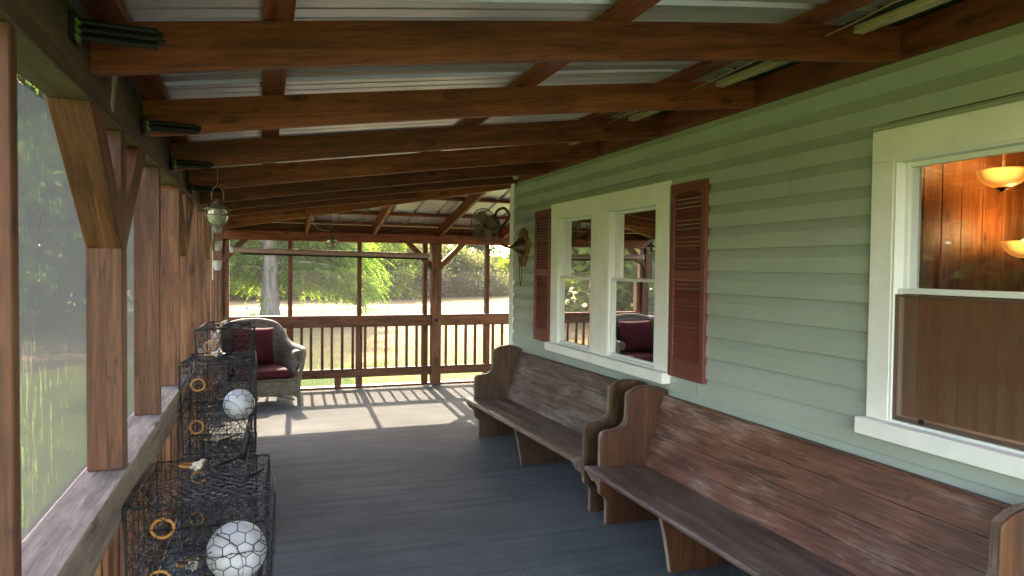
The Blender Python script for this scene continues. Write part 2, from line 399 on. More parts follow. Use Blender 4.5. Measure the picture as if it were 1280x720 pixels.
# ------------------------------------------------------------------ layout numbers
XL, XS = -.45, -.565       # inner and outer face of the left rail wall
W = 2.57                   # house wall
YF, YF2 = 9.6, 9.7         # far rail wall faces
YC = 7.14                  # house corner
YB = -.6                  # porch stops just behind the camera, cut short to let in sky light
GZ = -.6
def zm(x): return 2.27+.1377*(x-XL)        # top of main rafters
def zf(y): return 2.19+.2016*(YF-y)        # top of far jack rafters
def lift(x, y):                            # the old roof sags a little towards the far end
    t = min(1, max(0, (x-XL)/3.02)); return .052*min(1.25, max(0, (5.2-y)/2.9))*(1-t*t)
def zl(x, y): return zm(x)+lift(x, y)
def hipx(y): return XL+(zf(y)-2.27)/.1377
def hipy(x): return YF-(zm(x)-2.19)/.2016

# ------------------------------------------------------------------ ground and land
def ground():
    mb = MB(); xs = [-400,-200,-100,-60,-40,-25,-15,-8,-3,0,3,8,15,25,40,60,100,200,400]; ys = [-200,-60,-20,-5,5,12,18,24,30,36,42,48,55,65,80,110,160,260,500]
    vs = [(x, y, GZ+(mnoise.noise(Vector((x*.05, y*.05, 0)))*.12 if (abs(x) > 10 or y > 14) else 0)) for y in ys for x in xs]
    n = len(xs); fs = [(j*n+i, j*n+i+1, (j+1)*n+i+1, (j+1)*n+i) for j in range(len(ys)-1) for i in range(n-1)]
    o = mb.add(vs, fs).build('ground', M_ground); tag(o, kind='structure')
    p = MB(); pts = [(-60,35.2),(-20,36.6),(-1.7,37.9),(5.5,38.9),(14.2,40.2),(40,43.5),(90,48)]
    vs = []; fs = []
    for i, (x, y) in enumerate(pts):
        vs += [(x, y-1.3, GZ+.03), (x, y+1.3, GZ+.03), (x, y+1.3, GZ-.2), (x, y-1.3, GZ-.2)]
    for i in range(len(pts)-1):
        a = i*4; fs += [(a, a+4, a+5, a+1), (a+3, a+7, a+4, a), (a+1, a+5, a+6, a+2)]
    tag(p.add(vs, fs).build('road', M_sand), kind='structure')
ground()

# grass blades on the nearest lawn
def grass():
    mb = MB(); rnd = random.Random(3)
    for i in range(26000):
        if i % 3: x = rnd.uniform(-4, 9); y = 10.6+13*rnd.random()**1.2
        else: x = -1.4-9*rnd.random()**1.4; y = rnd.uniform(-1, 14)
        h = rnd.uniform(.03, .10); a = rnd.uniform(0, 6.28); wv = .006+.004*rnd.random(); dx, dy = math.cos(a)*wv, math.sin(a)*wv; lx, ly = rnd.uniform(-.03,.03), rnd.uniform(-.03,.03)
        mb.add([(x-dx,y-dy,GZ-.01),(x+dx,y+dy,GZ-.01),(x+lx,y+ly,GZ+h)], [(0,1,2)])
    o = mb.build('grass', L_yel); tag(o, 'short green grass on the lawn beside the porch', 'grass', kind='stuff')
grass()

# ------------------------------------------------------------------ porch floor
tag(MB().box((-.9, YB, -.16), (7.0, 9.95, -.012)).build('porch_floor', M_skirt), kind='structure')
tag(MB().box((-.50, YB, -.012), (6.6, 9.57, 0)).build('carpet', M_carpet), kind='structure')
tag(MB().box((-.55, YB, -.011), (-.503, 9.57, .012), .003).build('floor_edge_strip', M_sill), kind='structure')

# ------------------------------------------------------------------ left rail wall
lw = thing('screened_porch_wall', (-.5, 3.5, 0), 'long timber rail wall with posts and insect screen along the left of the porch', 'wall')
Zs = .93
sl_ = board('sill', ((XS+XL)/2-.012, YB, Zs-.02), ((XS+XL)/2-.012, YF, Zs-.02), .16, .04, M_sill, lw)
board('rail', (XL-.02, YB, Zs-.11), (XL-.02, YF, Zs-.11), .038, .13, M_sill, lw)
board('bottom_rail', (XL-.04, YB, .20), (XL-.04, YF, .20), .038, .12, M_post, lw)
board('header', (XL-.055, YB, 2.205), (XL-.055, YF2, 2.205), .11, .19, M_header, lw)
board('header_cap', (XL-.055, YB, 2.325), (XL-.055, 5.3, 2.305), .06, .05, M_header, lw)
studs = [(-1.6,.045),(-.6,.045),(.45,.09),(1.60,.045),(2.75,.09),(3.71,.045),(4.57,.045),(5.02,.09),(5.83,.045),(6.55,.045),(7.3,.09),(8.15,.045),(8.9,.045)]
for y, t in studs:
    board('post', ((XS+XL)/2, y+t/2, Zs+.001), ((XS+XL)/2, y+t/2, 2.11), t, .112, M_post, lw, up=(1,0,0))
    board('lower_post', (XL-.095, y+t/2, -.01), (XL-.095, y+t/2, Zs-.045), .09, .09, M_post, lw, up=(1,0,0))
for y, t in studs:
    if t > .08:
        for s in (-1, 1):
            y0 = y+(t if s > 0 else 0); e = .47
            # 45 degree knee brace, cut flush
            a, b_ = (y0, 1.73), (y0+s*(e-.09), 2.108)
            poly = [(y0, 1.70), (y0, 1.83), (y0+s*(e-.17), 2.109), (y0+s*e, 2.109)] if True else None
            M = Matrix.Translation((XS+.002, y0, 1.7)); ang = math.atan2(.409, s*e)
            Mr = frame((0, y0, 1.70), (0, y0+s*e, 2.109), (1,0,0))
            mb = MB().prism(poly, XS+.003, XL-.003, 'YZ'); mb.xf(Mr.inverted()); mb.build('knee_brace', M_post, lw, Mr, bev=.003)
y = YB+.1
while y < 9.5:
    if min(abs(y-(s[0]+s[1]/2)) for s in studs) > .08:
        board('baluster', (XL-.075, y, .14), (XL-.075, y, Zs-.045), .035, .035, M_post, lw, up=(1,0,0), bev=.002)
    y += .152
prev = YB
for y, t in studs+[(9.58, .045)]:
    for z0, z1 in ((Zs+.002, 2.108),):
        MB().add([(XS-.012, prev, z0), (XS-.012, y+.02, z0), (XS-.012, y+.02, z1), (XS-.012, prev, z1)], [(0,1,2,3)]).build('insect_screen', M_screenL, lw)
    MB().add([(XS-.012, prev, .01), (XS-.012, y+.02, .01), (XS-.012, y+.02, Zs-.045), (XS-.012, prev, Zs-.045)], [(0,1,2,3)]).build('insect_screen', M_screenL, lw)
    prev = y+.02

# ------------------------------------------------------------------ far rail wall
fwl = thing('end_rail_wall', (1.3, YF, 0), 'timber rail wall with balusters and screens closing the far end of the porch', 'wall')
XE = 6.4
yc = YF+.05
PX = 2.31
for (x0, x1) in ((-.46, PX-.068), (PX+.068, XE)):
    board('top_rail', (x0, YF+.02, .895), (x1, YF+.02, .895), .038, .135, M_post, fwl)
    board('rail_cap', (x0, YF+.055, .972), (x1, YF+.055, .972), .11, .028, M_post, fwl)
    board('bottom_rail', (x0, YF+.02, .205), (x1, YF+.02, .205), .038, .12, M_post, fwl)
board('base_strip', (-.46, YF+.05, .008), (XE, YF+.05, .008), .05, .03, M_post, fwl)
board('header', (-.6, YF+.06, 2.04), (XE, YF+.06, 2.04), .11, .14, M_beam, fwl)
board('header', (-.45, YF-.012, 2.035), (XE, YF-.012, 2.035), .03, .115, M_beam, fwl)
board('blocking', (-.6, YF+.10, 2.157), (XE, YF+.10, 2.157), .03, .093, M_beam, fwl)
for x in (-.42, .365, 1.26, 2.165, 3.075, 3.98, 4.9, 5.8):
    t = .055 if x > 0 else .085
    board('stud', (x, yc+.02, .987), (x, yc+.02, 1.97), .09, t, M_post, fwl, up=(1,0,0))
    board('lower_post', (x, yc+.02, 0), (x, yc+.02, .956), .07, .085, M_post, fwl, up=(1,0,0))
for x in (.98, 4.3):
    board('lower_post', (x, yc+.02, 0), (x, yc+.02, .145), .08, .08, M_post, fwl, up=(1,0,0))
cp = board('post', (PX, YF+.02, 0), (PX, YF+.02, 1.97), .12, .135, M_post, fwl, up=(1,0,0))
board('post', (-.51, YF+.04, -.01), (-.51, YF+.04, 2.11), .12, .11, M_post, fwl, up=(1,0,0))
b_ = MB(); b_.lathe([(0,-.02),(.018,-.018),(.026,-.006),(.02,.004),(.012,.012)], (PX, YF-.052, .91), 12, 'Y'); b_.build('latch_knob', M_black, fwl, smooth=True)
def fbrace(x0, s, e=.36, z0=1.60):
    poly = [(x0, z0), (x0, z0+.115), (x0+s*(e-.09), 1.972), (x0+s*e, 1.972)]
    Mr = frame((x0, YF, z0), (x0+s*e, YF, 1.97), (0,1,0))
    mb = MB().prism(poly, YF-.01, YF+.08, 'XZ'); mb.xf(Mr.inverted()); mb.build('knee_brace', M_post, fwl, Mr, bev=.003)
fbrace(PX-.0675, -1); fbrace(PX+.0675, 1); fbrace(-.455, 1, .31, 1.64)
xs_ = [.23,.51,.63,.775,.90,1.035,1.175,1.34,1.48,1.625,1.77,1.91,2.05,2.47,2.62,2.76,2.90,3.17,3.31,3.46,3.61,3.76,3.9,4.1,4.25,4.4,4.55,4.7]
for x in xs_+[-.3,-.16,-.02,.1]:
    board('baluster', (x, YF+.055, .14), (x, YF+.055, .957), .035, .035, M_post, fwl, up=(1,0,0), bev=.002)
cells = [-.42,.365,1.26,2.165,3.075,3.98,4.9,5.8]
for i in range(len(cells)-1):
    a, b = cells[i], cells[i+1]; yy = YF+.12
    MB().add([(a,yy,.99),(b,yy,.99),(b,yy,1.97),(a,yy,1.97)], [(0,1,2,3)]).build('insect_screen', M_screen, fwl)
    MB().add([(a,yy,.03),(b,yy,.03),(b,yy,.955),(a,yy,.955)], [(0,1,2,3)]).build('insect_screen', M_screen, fwl)
    if i >= 1:
        MB().add([(a,yy+.03,.99),(b,yy+.03,.99),(b,yy+.03,1.585),(a,yy+.03,1.585)], [(0,1,2,3)]).build('lower_screen_layer', M_screen2, fwl)

# rolled up shade under the far header
rs = thing('roller_shade', (.95, YF-.09, 1.8), 'long taupe roller shade tube hung under the far header', 'roller shade')
MB().tube([(-.33, YF-.09, 1.835), (2.19, YF-.09, 1.80)], .034, 16).build('tube', M_tube, rs, smooth=False)
board('bottom_bar', (-.24, YF-.09, 1.79), (2.16, YF-.09, 1.757), .03, .022, M_black, rs)
for x, z in ((-.345, 1.835), (2.2, 1.80)):
    MB().box((x-.02, YF-.125, z-.035), (x+.02, YF-.055, z+.035), .006).build('bracket', M_cup, rs)
    MB().box((x-.006, YF-.10, z+.035), (x+.006, YF-.085, 1.975)).build('hanger', M_brown, rs)

# ------------------------------------------------------------------ roof
roof = thing('porch_roof', (1, 4, 2.3), 'lean-to porch roof of stained rafters under ribbed metal sheets', 'roof')
RY = [-1.4,-.48,.44,1.36,2.277,3.20,4.14,5.11,6.10,6.95,7.75,8.55]
def rafter(y, x1):
    th = math.atan(.1377)
    x0 = XL+.002
    poly = [(x0, zm(x0)-.14), (x0, zm(x0)), (x1, zm(x1)), (x1, zm(x1)-.142)]
    M = frame((x0, y, zl(x0, y)-.14), (x1, y, zm(x1)-.14), (0,0,1))
    # old timbers crown a little at mid span
    n = 8; top = []; bot = []
    for i in range(n+1):
        t = i/n; x = x0+(x1-x0)*t; c = .018*(1-(2*t-1)**2)*(x1-x0)/3
        bot.append((x, zl(x, y)-.145+c*.6)); top.append((x, zl(x, y)-.001))
    mb = MB().prism(bot+top[::-1], y-.019, y+.019, 'XZ')
    for xx in (x0+.02, x1-.022):
        for q in (.03, .065, .10): mb.lathe([(0,-.0025),(.0045,-.002),(.005,0)], (xx, y-.0192, zl(xx, y)-q-.01), 8, 'Y')
    mb.xf(M.inverted())
    return mb.build('rafter', M_beam, roof, M, bev=.002)
for y in RY:
    rafter(y, (W-.04) if y < YC-.02 else hipx(y)-.03)
# hip rafter and jacks
hx0, hy0 = XL-.1, hipy(XL-.1)
hp0 = Vector((hx0, hy0, zm(hx0)-.10)); hp1 = Vector((W-.02, YC+.02, zm(W)-.085))
board('hip_rafter', hp0, hp1, .045, .19, M_beam, roof)
for x in (.56, 1.43, 2.345, 3.27, 4.2, 5.1, 6.0):
    y0 = max(hipy(x), YC-.0)+.03 if x < W else YC+.05
    board('jack_rafter', (x, YF-.03, zf(YF-.03)-.07), (x, y0, zf(y0)-.07), .04, .14, M_beam, roof)
# ledgers
board('ledger', (W-.022, YB, 2.618), (W-.022, YC+.02, 2.618), .038, .143, M_beam, roof)
board('ledger', (W+.02, YC+.022, 2.618), (XE, YC+.022, 2.618), .038, .143, M_beam, roof)
# purlins
for x in (-.40, .05, 1.2, 2.06):
    yy = [YB, 1.5, 2.9, 4.3, 5.3, hipy(x)-.02]; mb = MB(); vs = []
    for q in yy: vs += [(x-.044, q, zl(x, q)), (x+.044, q, zl(x, q)), (x+.044, q, zl(x, q)+.036), (x-.044, q, zl(x, q)+.036)]
    fs = [(3,2,1,0), (20,21,22,23)]+[(4*i+k, 4*i+(k+1)%4, 4*i+4+(k+1)%4, 4*i+4+k) for i in range(5) for k in range(4)]
    M = frame((x, YB, zm(x)), (x, 9, zm(x))); mb.add(vs, fs).xf(M.inverted()); mb.build('purlin', M_beam, roof, M)
for y in (9.55, 9.05, 8.3, 7.6):
    x0 = hipx(y)+.05
    board('purlin', (x0, y, zf(y)+.019), (XE, y, zf(y)+.019), .088, .036, M_beam, roof)
board('purlin', (2.30, YB, zm(2.30)-.012), (2.30, YC-.3, zm(2.30)-.012), .05, .03, M_pale, roof)
MB().box((2.335, YB, 2.700), (W+.1, YC-.05, 2.712)).build('closure_board', M_darkgreen, roof)
def prof(a, b):
    out = []; p = .3048; k0 = math.floor(a/p)-1; k1 = math.ceil(b/p)+1
    for k in range(k0, k1):
        o = k*p
        for d, h in ((0,0),(.012,0),(.03,.027),(.05,.027),(.068,0),(.12,0),(.126,.003),(.134,.003),(.14,0),(.21,0),(.216,.003),(.224,.003),(.23,0)):
            q = o+d
            if a <= q <= b: out.append((q, h))
    return [(a,0)]+out+[(b,0)]
mb = MB(); pr = prof(YB-.2, 9.35); vs = []; fs = []
for (y, h) in pr:
    x0, x1 = -.78, (2.86 if y < YC-.02 else hipx(y)+.02); x1 = max(x1, x0+.01)
    for k in range(7): x = x0+(x1-x0)*k/6; vs.append((x, y, zl(x, y)+.038+h))
for i in range(len(pr)-1):
    for k in range(6): fs.append((7*i+k, 7*i+7+k, 7*i+8+k, 7*i+k+1))
mb.add(vs, fs).build('roof_sheet', M_roof, roof)
mb = MB(); pr = prof(-.78, XE+.4); vs = []; fs = []
for (x, h) in pr:
    y1, y0 = 9.92, (hipy(x)-.02 if x < W else YC-.28)
    vs += [(x, y0, zf(y0)+.038+h), (x, y1, zf(y1)+.038+h)]
for i in range(len(pr)-1): fs.append((2*i, 2*i+2, 2*i+3, 2*i+1))
mb.add(vs, fs).build('roof_sheet', M_roof, roof)
board('hip_cap', (hx0-.3, hipy(hx0-.3), zm(hx0-.3)+.075), (W+.1, YC-.1, zm(W)+.085), .16, .004, M_roof, roof)
# thin cable stapled along the upper purlin
pts = [(2.12+.012*math.sin(i*1.3), 1.2+i*.18, zm(2.12)-.02-.012*abs(math.sin(i*.8))) for i in range(33)]
tag(MB().tube(pts, .0035, 6).build('electric_cable', M_tube), 'pale electric cable running along the uppermost purlin near the house', 'cable')

# ------------------------------------------------------------------ house
house = thing('house', (4.5, 2.5, 0), 'sage green clapboard house with white windows and red shutters', 'house')
O1 = (4.165, 4.865, .97, 2.10); O2 = (5.155, 5.845, .97, 2.10); O3 = (1.33, 2.27, 1.0, 2.11); O4 = (-1.5, -.6, 1.0, 2.11)
OPEN = [O1, O2, O3, O4]
HOLES = [(4.09, 5.92, .90, 2.17), (1.26, 2.34, .95, 2.19)]
def siding_strip(mb, z0, e, spans, fixed, axis, zlo=-9, zhi=9):
    # dutch lap course: flat face, cove at the top, lip below
    pf = [(-.004, .006), (.024, .0015), (.0262, .0), (.0268, .004), (.0265, .076*e/.131), (.0255, .078*e/.131), (.004, e), (.001, e+.008)]
    if zlo > z0 or zhi < z0+e:
        def dd(zz):
            for (d1, h1), (d2, h2) in zip(pf[:-1], pf[1:]):
                if h1 <= zz <= h2 and h2 > h1: return d1+(d2-d1)*(zz-h1)/(h2-h1)
            return .016
        lo, hi = max(0.0001, zlo-z0), min(e, zhi-z0)
        if hi-lo < .004: return
        pf = ([(dd(lo), lo)] if lo > .001 else pf[:3])+[p for p in pf[3:] if lo < p[1] < hi]+[(dd(hi), hi)]
    jr = random.Random(int(z0*1000)); jn = jr.uniform(.2, 6.8)
    sp2 = []
    for a, b in spans: sp2 += [(a, jn, 0), (jn, b, .0022)] if a+.1 < jn < b-.1 else [(a, b, .0022 if a > jn else 0)]
    for a, b, off in sp2:
        n = max(1, int((b-a)/.6)); vs = []
        for k in range(n+1):
            t = a+(b-a)*k/n
            for (d, dz) in pf:
                wob = .0018*mnoise.noise(Vector((t*1.7, z0*9, 3.1)))+off
                vs.append((fixed-d-wob, t, z0+dz) if axis == 'Y' else (t, fixed+d+wob, z0+dz))
        m_ = len(pf); fs = []
        for k in range(n):
            for i in range(m_-1): fs.append((k*m_+i, k*m_+i+1, (k+1)*m_+i+1, (k+1)*m_+i))
        mb.add(vs, fs)
mb = MB(); mb2 = MB(); e = .1306; z = 2.556-e*20
while z < 2.65:
    sp = [(YB, YC-.05)]
    for (a, b, c, d) in HOLES:
        if z+e > c and z < d:
            ns = []
            if z < c: siding_strip(mb, z, e, [(a, b)], W, 'Y', zhi=c)
            if z+e > d: siding_strip(mb, z, e, [(a, b)], W, 'Y', zlo=d)
            for s in sp:
                if b <= s[0] or a >= s[1]: ns.append(s)
                else:
                    if a > s[0]: ns.append((s[0], a))
                    if b < s[1]: ns.append((b, s[1]))
            sp = ns
    siding_strip(mb, z, e, sp, W, 'Y'); siding_strip(mb2, z, e, [(W+.05, XE)], YC, 'X'); z += e
mb.build('siding', M_siding, house); mb2.build('siding', M_siding, house)
# sheathing with the window holes left open
mb = MB(); ys = [YB, 1.26, 2.34, 4.09, 5.92, YC-.01]
for i in range(len(ys)-1):
    a, b = ys[i], ys[i+1]
    hit = [h for h in HOLES if abs(h[0]-a) < 1e-6]
    if hit:
        h = hit[0]; mb.box((W, a, -.5), (W+.12, b, h[2])); mb.box((W, a, h[3]), (W+.12, b, 2.75))
    else: mb.box((W, a, -.5), (W+.12, b, 2.75))
mb.box((W+.121, YC-.12, -.5), (XE, YC, 2.75))
mb.build('sheathing', M_plaster, house)
MB().box((W-.036, YC-.075, -.02), (W+.03, YC+.036, 2.555), .004).build('corner_trim', M_white, house)
MB().box((W+.031, YC-.002, -.02), (W+.075, YC+.036, 2.555), .004).build('corner_trim', M_white, house)
MB().box((W, YB-.12, -.5), (XE, YB, 2.75)).build('back_wall', M_siding, house)
MB().prism([(W-.0, 2.78), (4.6, 3.5), (XE+.3, 2.9), (XE+.3, 2.83), (4.6, 3.42), (W+.0, 2.72)], YB-.4, YC+.1, 'XZ').build('roof', M_roof, house)
MB().box((XE, YB, -.5), (XE+.12, YC, 2.75)).build('side_wall', M_siding, house)

def casing(parts_y, z0, z1, c=.155, name='window'):
    """parts_y: list of openings (y0,y1); casing round all of them"""
    ya, yb = parts_y[0][0], parts_y[-1][1]; F = W-.045
    mb = MB()
    mb.box((F, ya-c, z0), (W-.001, ya, z1), .003)
    mb.box((F, yb, z0), (W-.001, yb+c, z1), .003)
    mb.box((F-.001, ya-c, z1+.0005), (W-.001, yb+c, z1+.135), .003)
    for i in range(len(parts_y)-1):
        mb.box((F, parts_y[i][1], z0), (W-.001, parts_y[i+1][0], z1), .003)
    wn = mb.build(name, M_whitepaint, house)
    s = MB().box((F-.045, ya-c-.02, z0-.075), (W-.001, yb+c+.02, z0-.001), .004).build('window_sill', M_whitepaint, wn)
    # narrow green channel round the casing
    ch = MB(); g = .018
    ch.box((W-.026, ya-c-g, z0-.076), (W-.002, ya-c-.001, z1+.135)); ch.box((W-.026, yb+c+.001, z0-.076), (W-.002, yb+c+g, z1+.135)); ch.box((W-.026, ya-c-g, z1+.136), (W-.002, yb+c+g, z1+.136+g))
    ch.box((W-.024, ya-c-.05, z0-.094), (W-.002, yb+c+.05, z0-.077))
    ch.build('siding_channel', M_siding, wn)
    for (a, b) in parts_y:
        fr = MB(); xi = W+.10; t = .012
        fr.box((W-.0435, a+.0005, z0), (xi, a+t, z1)); fr.box((W-.0435, b-t, z0), (xi, b-.0005, z1)); fr.box((W-.0435, a+t, z1-t), (xi, b-t, z1-.0005)); fr.box((W-.0425, a+t, z0), (xi, b-t, z0+t))
        fr.build('window_frame', M_white, wn)
        zmid = 1.57
        for k, (p, q, xo) in enumerate(((z0+t, zmid+.012, W-.022), (zmid-.012, z1-t, W+.008))):
            sh = MB(); s_ = .022; A, B = a+t+.001, b-t-.001
            sh.box((xo, A, p), (xo+.028, A+s_, q), .002); sh.box((xo, B-s_, p), (xo+.028, B, q), .002)
            sh.box((xo, A+s_, p), (xo+.028, B-s_, p+(s_ if k == 0 else .024)), .002); sh.box((xo, A+s_, q-(.024 if k == 0 else s_)), (xo+.028, B-s_, q), .002)
            sh.build('sash', M_white, wn)
            MB().add([(xo+.014, A+s_, p+.02), (xo+.014, B-s_, p+.02), (xo+.014, B-s_, q-.02), (xo+.014, A+s_, q-.02)], [(0,1,2,3)]).build('pane', M_glass, wn)
    return wn
casing([O1[:2], O2[:2]], .97, 2.10)
w3 = casing([O3[:2]], 1.01, 2.125, .115)
# half screen and its black tab on the lamp-lit window
MB().add([(W-.027, 1.345, 1.025), (W-.027, 2.255, 1.025), (W-.027, 2.255, 1.555), (W-.027, 1.345, 1.555)], [(0,1,2,3)]).build('half_screen', M_sashscreen, w3)
fr = MB()
for bx in (((W-.034, 1.345, 1.025), (W-.024, 1.357, 1.555)), ((W-.034, 2.246, 1.025), (W-.024, 2.257, 1.555)), ((W-.034, 1.357, 1.025), (W-.024, 2.246, 1.040)), ((W-.034, 1.357, 1.545), (W-.024, 2.246, 1.555))): fr.box(*bx)
fr.build('screen_frame', M_brown, w3)
MB().box((W-.042, 2.10, 1.030), (W-.0345, 2.125, 1.05), .002).build('pull_tab', M_black, w3)
MB().box((W-.042, 1.58, 1.030), (W-.0345, 1.605, 1.05), .002).build('pull_tab', M_black, w3)

def shutter(y0, y1, z0, z1):
    x1 = W-.018; x0 = x1-.03; st = .05; mb = MB()
    mb.box((x0, y0, z0), (x1, y0+st, z1), .003); mb.box((x0, y1-st, z0), (x1, y1, z1), .003)
    zc = z0+(z1-z0)*.53
    for a, b in ((z0, z0+.11), (zc-.03, zc+.03)): mb.box((x0+.001, y0+st, a), (x1, y1-st, b), .002)
    # arched top rail
    n = 14; poly = [(y0+st, z1-.001), (y1-st, z1-.001)]
    for i in range(n+1):
        t = i/n; yy = y1-st+(y0+2*st-y1)*t; poly.append((yy, z1-.085+.03*math.sin(math.pi*t)**.7 if 0 < t < 1 else z1-.085))
    mb.prism(poly, x0+.001, x1, 'YZ')
    mb.box((x1-.006, y0+st, z0+.1), (x1-.001, y1-st, z1-.06))
    z = z0+.118
    while z < z1-.06:
        if not (zc-.045 < z < zc+.022):
            s0 = len(mb.v); mb.box((-.013, y0+st, -.002), (.013, y1-st, .002)); mb.xf(Matrix.Translation((x0+.013, 0, z+.010)) @ Matrix.Rotation(R(-58), 4, 'Y'), s0)
        z += .027
    # screws
    for (yy, zz) in ((y0+.025, z0+.05), (y1-.025, z0+.05), (y0+.025, z1-.06), (y1-.025, z1-.06), (y0+.025, zc), (y1-.025, zc)): mb.lathe([(0,-.006),(.008,-.004),(.009,0)], (x0, yy, zz), 10, 'X')
    return mb.build('shutter', M_shutter, house)
shutter(3.60, 3.99, .955, 2.20); shutter(6.02, 6.41, .955, 2.20)

# the rooms behind the windows
def struct(o): return tag(o, kind='structure')
mb = MB(); x = 2.75; i = 0
rnd = random.Random(5)
while x < XE-.02:
    w_ = .18+.05*rnd.random(); M = Matrix.Translation((x, 3.75, 0)); b = MB().box((.002, -.012-.003*rnd.random(), 0), (w_-.004, .01, 2.7), .003)
    n0 = len(mb.v); mb.add([tuple(Vector(v)+Vector((x, 3.75, 0))) for v in b.v], b.f); x += w_
struct(mb.build('room_wall', M_panel))
struct(MB().box((W+.13, 3.765, 0), (XE, 3.85, 2.7)).build('partition_wall', M_plaster))
struct(MB().box((W+.125, YB, -.02), (XE, YC-.13, 0.0)).build('room_floor', M_panel))
struct(MB().box((W+.125, YB, 2.6), (XE, YC-.13, 2.62)).build('room_ceiling', M_plaster))
mb = MB(); yy = YB
while yy < 3.6: mb.box((6.36, yy+.003, 0), (6.38+.004*rnd.random(), yy+.2, 2.6)); yy += .203
struct(mb.build('room_wall', M_panel))
def lamp(loc, zc, label, power):
    t = thing('hanging_lamp', loc, label, 'lamp', 'amber bowl lamps in the lit room')
    x, y, z = loc
    pr = [(.0,-.10),(.05,-.098),(.10,-.075),(.135,-.04),(.152,.0),(.158,.02),(.150,.02),(.13,-.035),(.095,-.068),(.05,-.088),(0,-.09)]
    MB().lathe(pr, loc, 28).build('lamp_shade', M_bowl, t, smooth=True)
    MB().lathe([(0,-.04),(.03,-.03),(.042,0),(.03,.035),(0,.045)], (x, y, z-.005), 16).build('bulb', M_bulb, t, smooth=True)
    MB().lathe([(0,-.13),(.018,-.125),(.02,-.115),(.04,-.11),(.045,-.101),(0,-.099)], loc, 16).build('finial', M_bronze, t, smooth=True)
    MB().tube([(x, y, z-.03), (x, y, zc)], .008, 8).build('stem', M_bronze, t)
    MB().lathe([(0,.0),(.05,0),(.06,-.02),(.02,-.035),(0,-.035)], (x, y, zc), 16).build('canopy', M_bronze, t, smooth=True)
    pl = bpy.data.lights.new('bulb_light', 'POINT'); pl.energy = power; pl.color = (1,.62,.28); pl.shadow_soft_size = .06
    po = bpy.data.objects.new('bulb_light', pl); put(po, t, Matrix.Translation((x, y, z+.09)))
def ray(px, py, depth):
    v = Vector(((px-640), (py-360), 878)); d = r2*v.x + d2*v.y + fw*v.z; return Vector((0,0,CAMZ)) + d*(depth/878)
p1 = ray(1254, 216, 4.75); p2 = ray(1284, 305, 4.95)
lamp(tuple(p1), 2.6, 'glowing amber bowl lamp hanging higher in the lit window', .8)
lamp(tuple(p2), 2.6, 'glowing amber bowl lamp lower down at the photo edge, below the other lamp', .6)

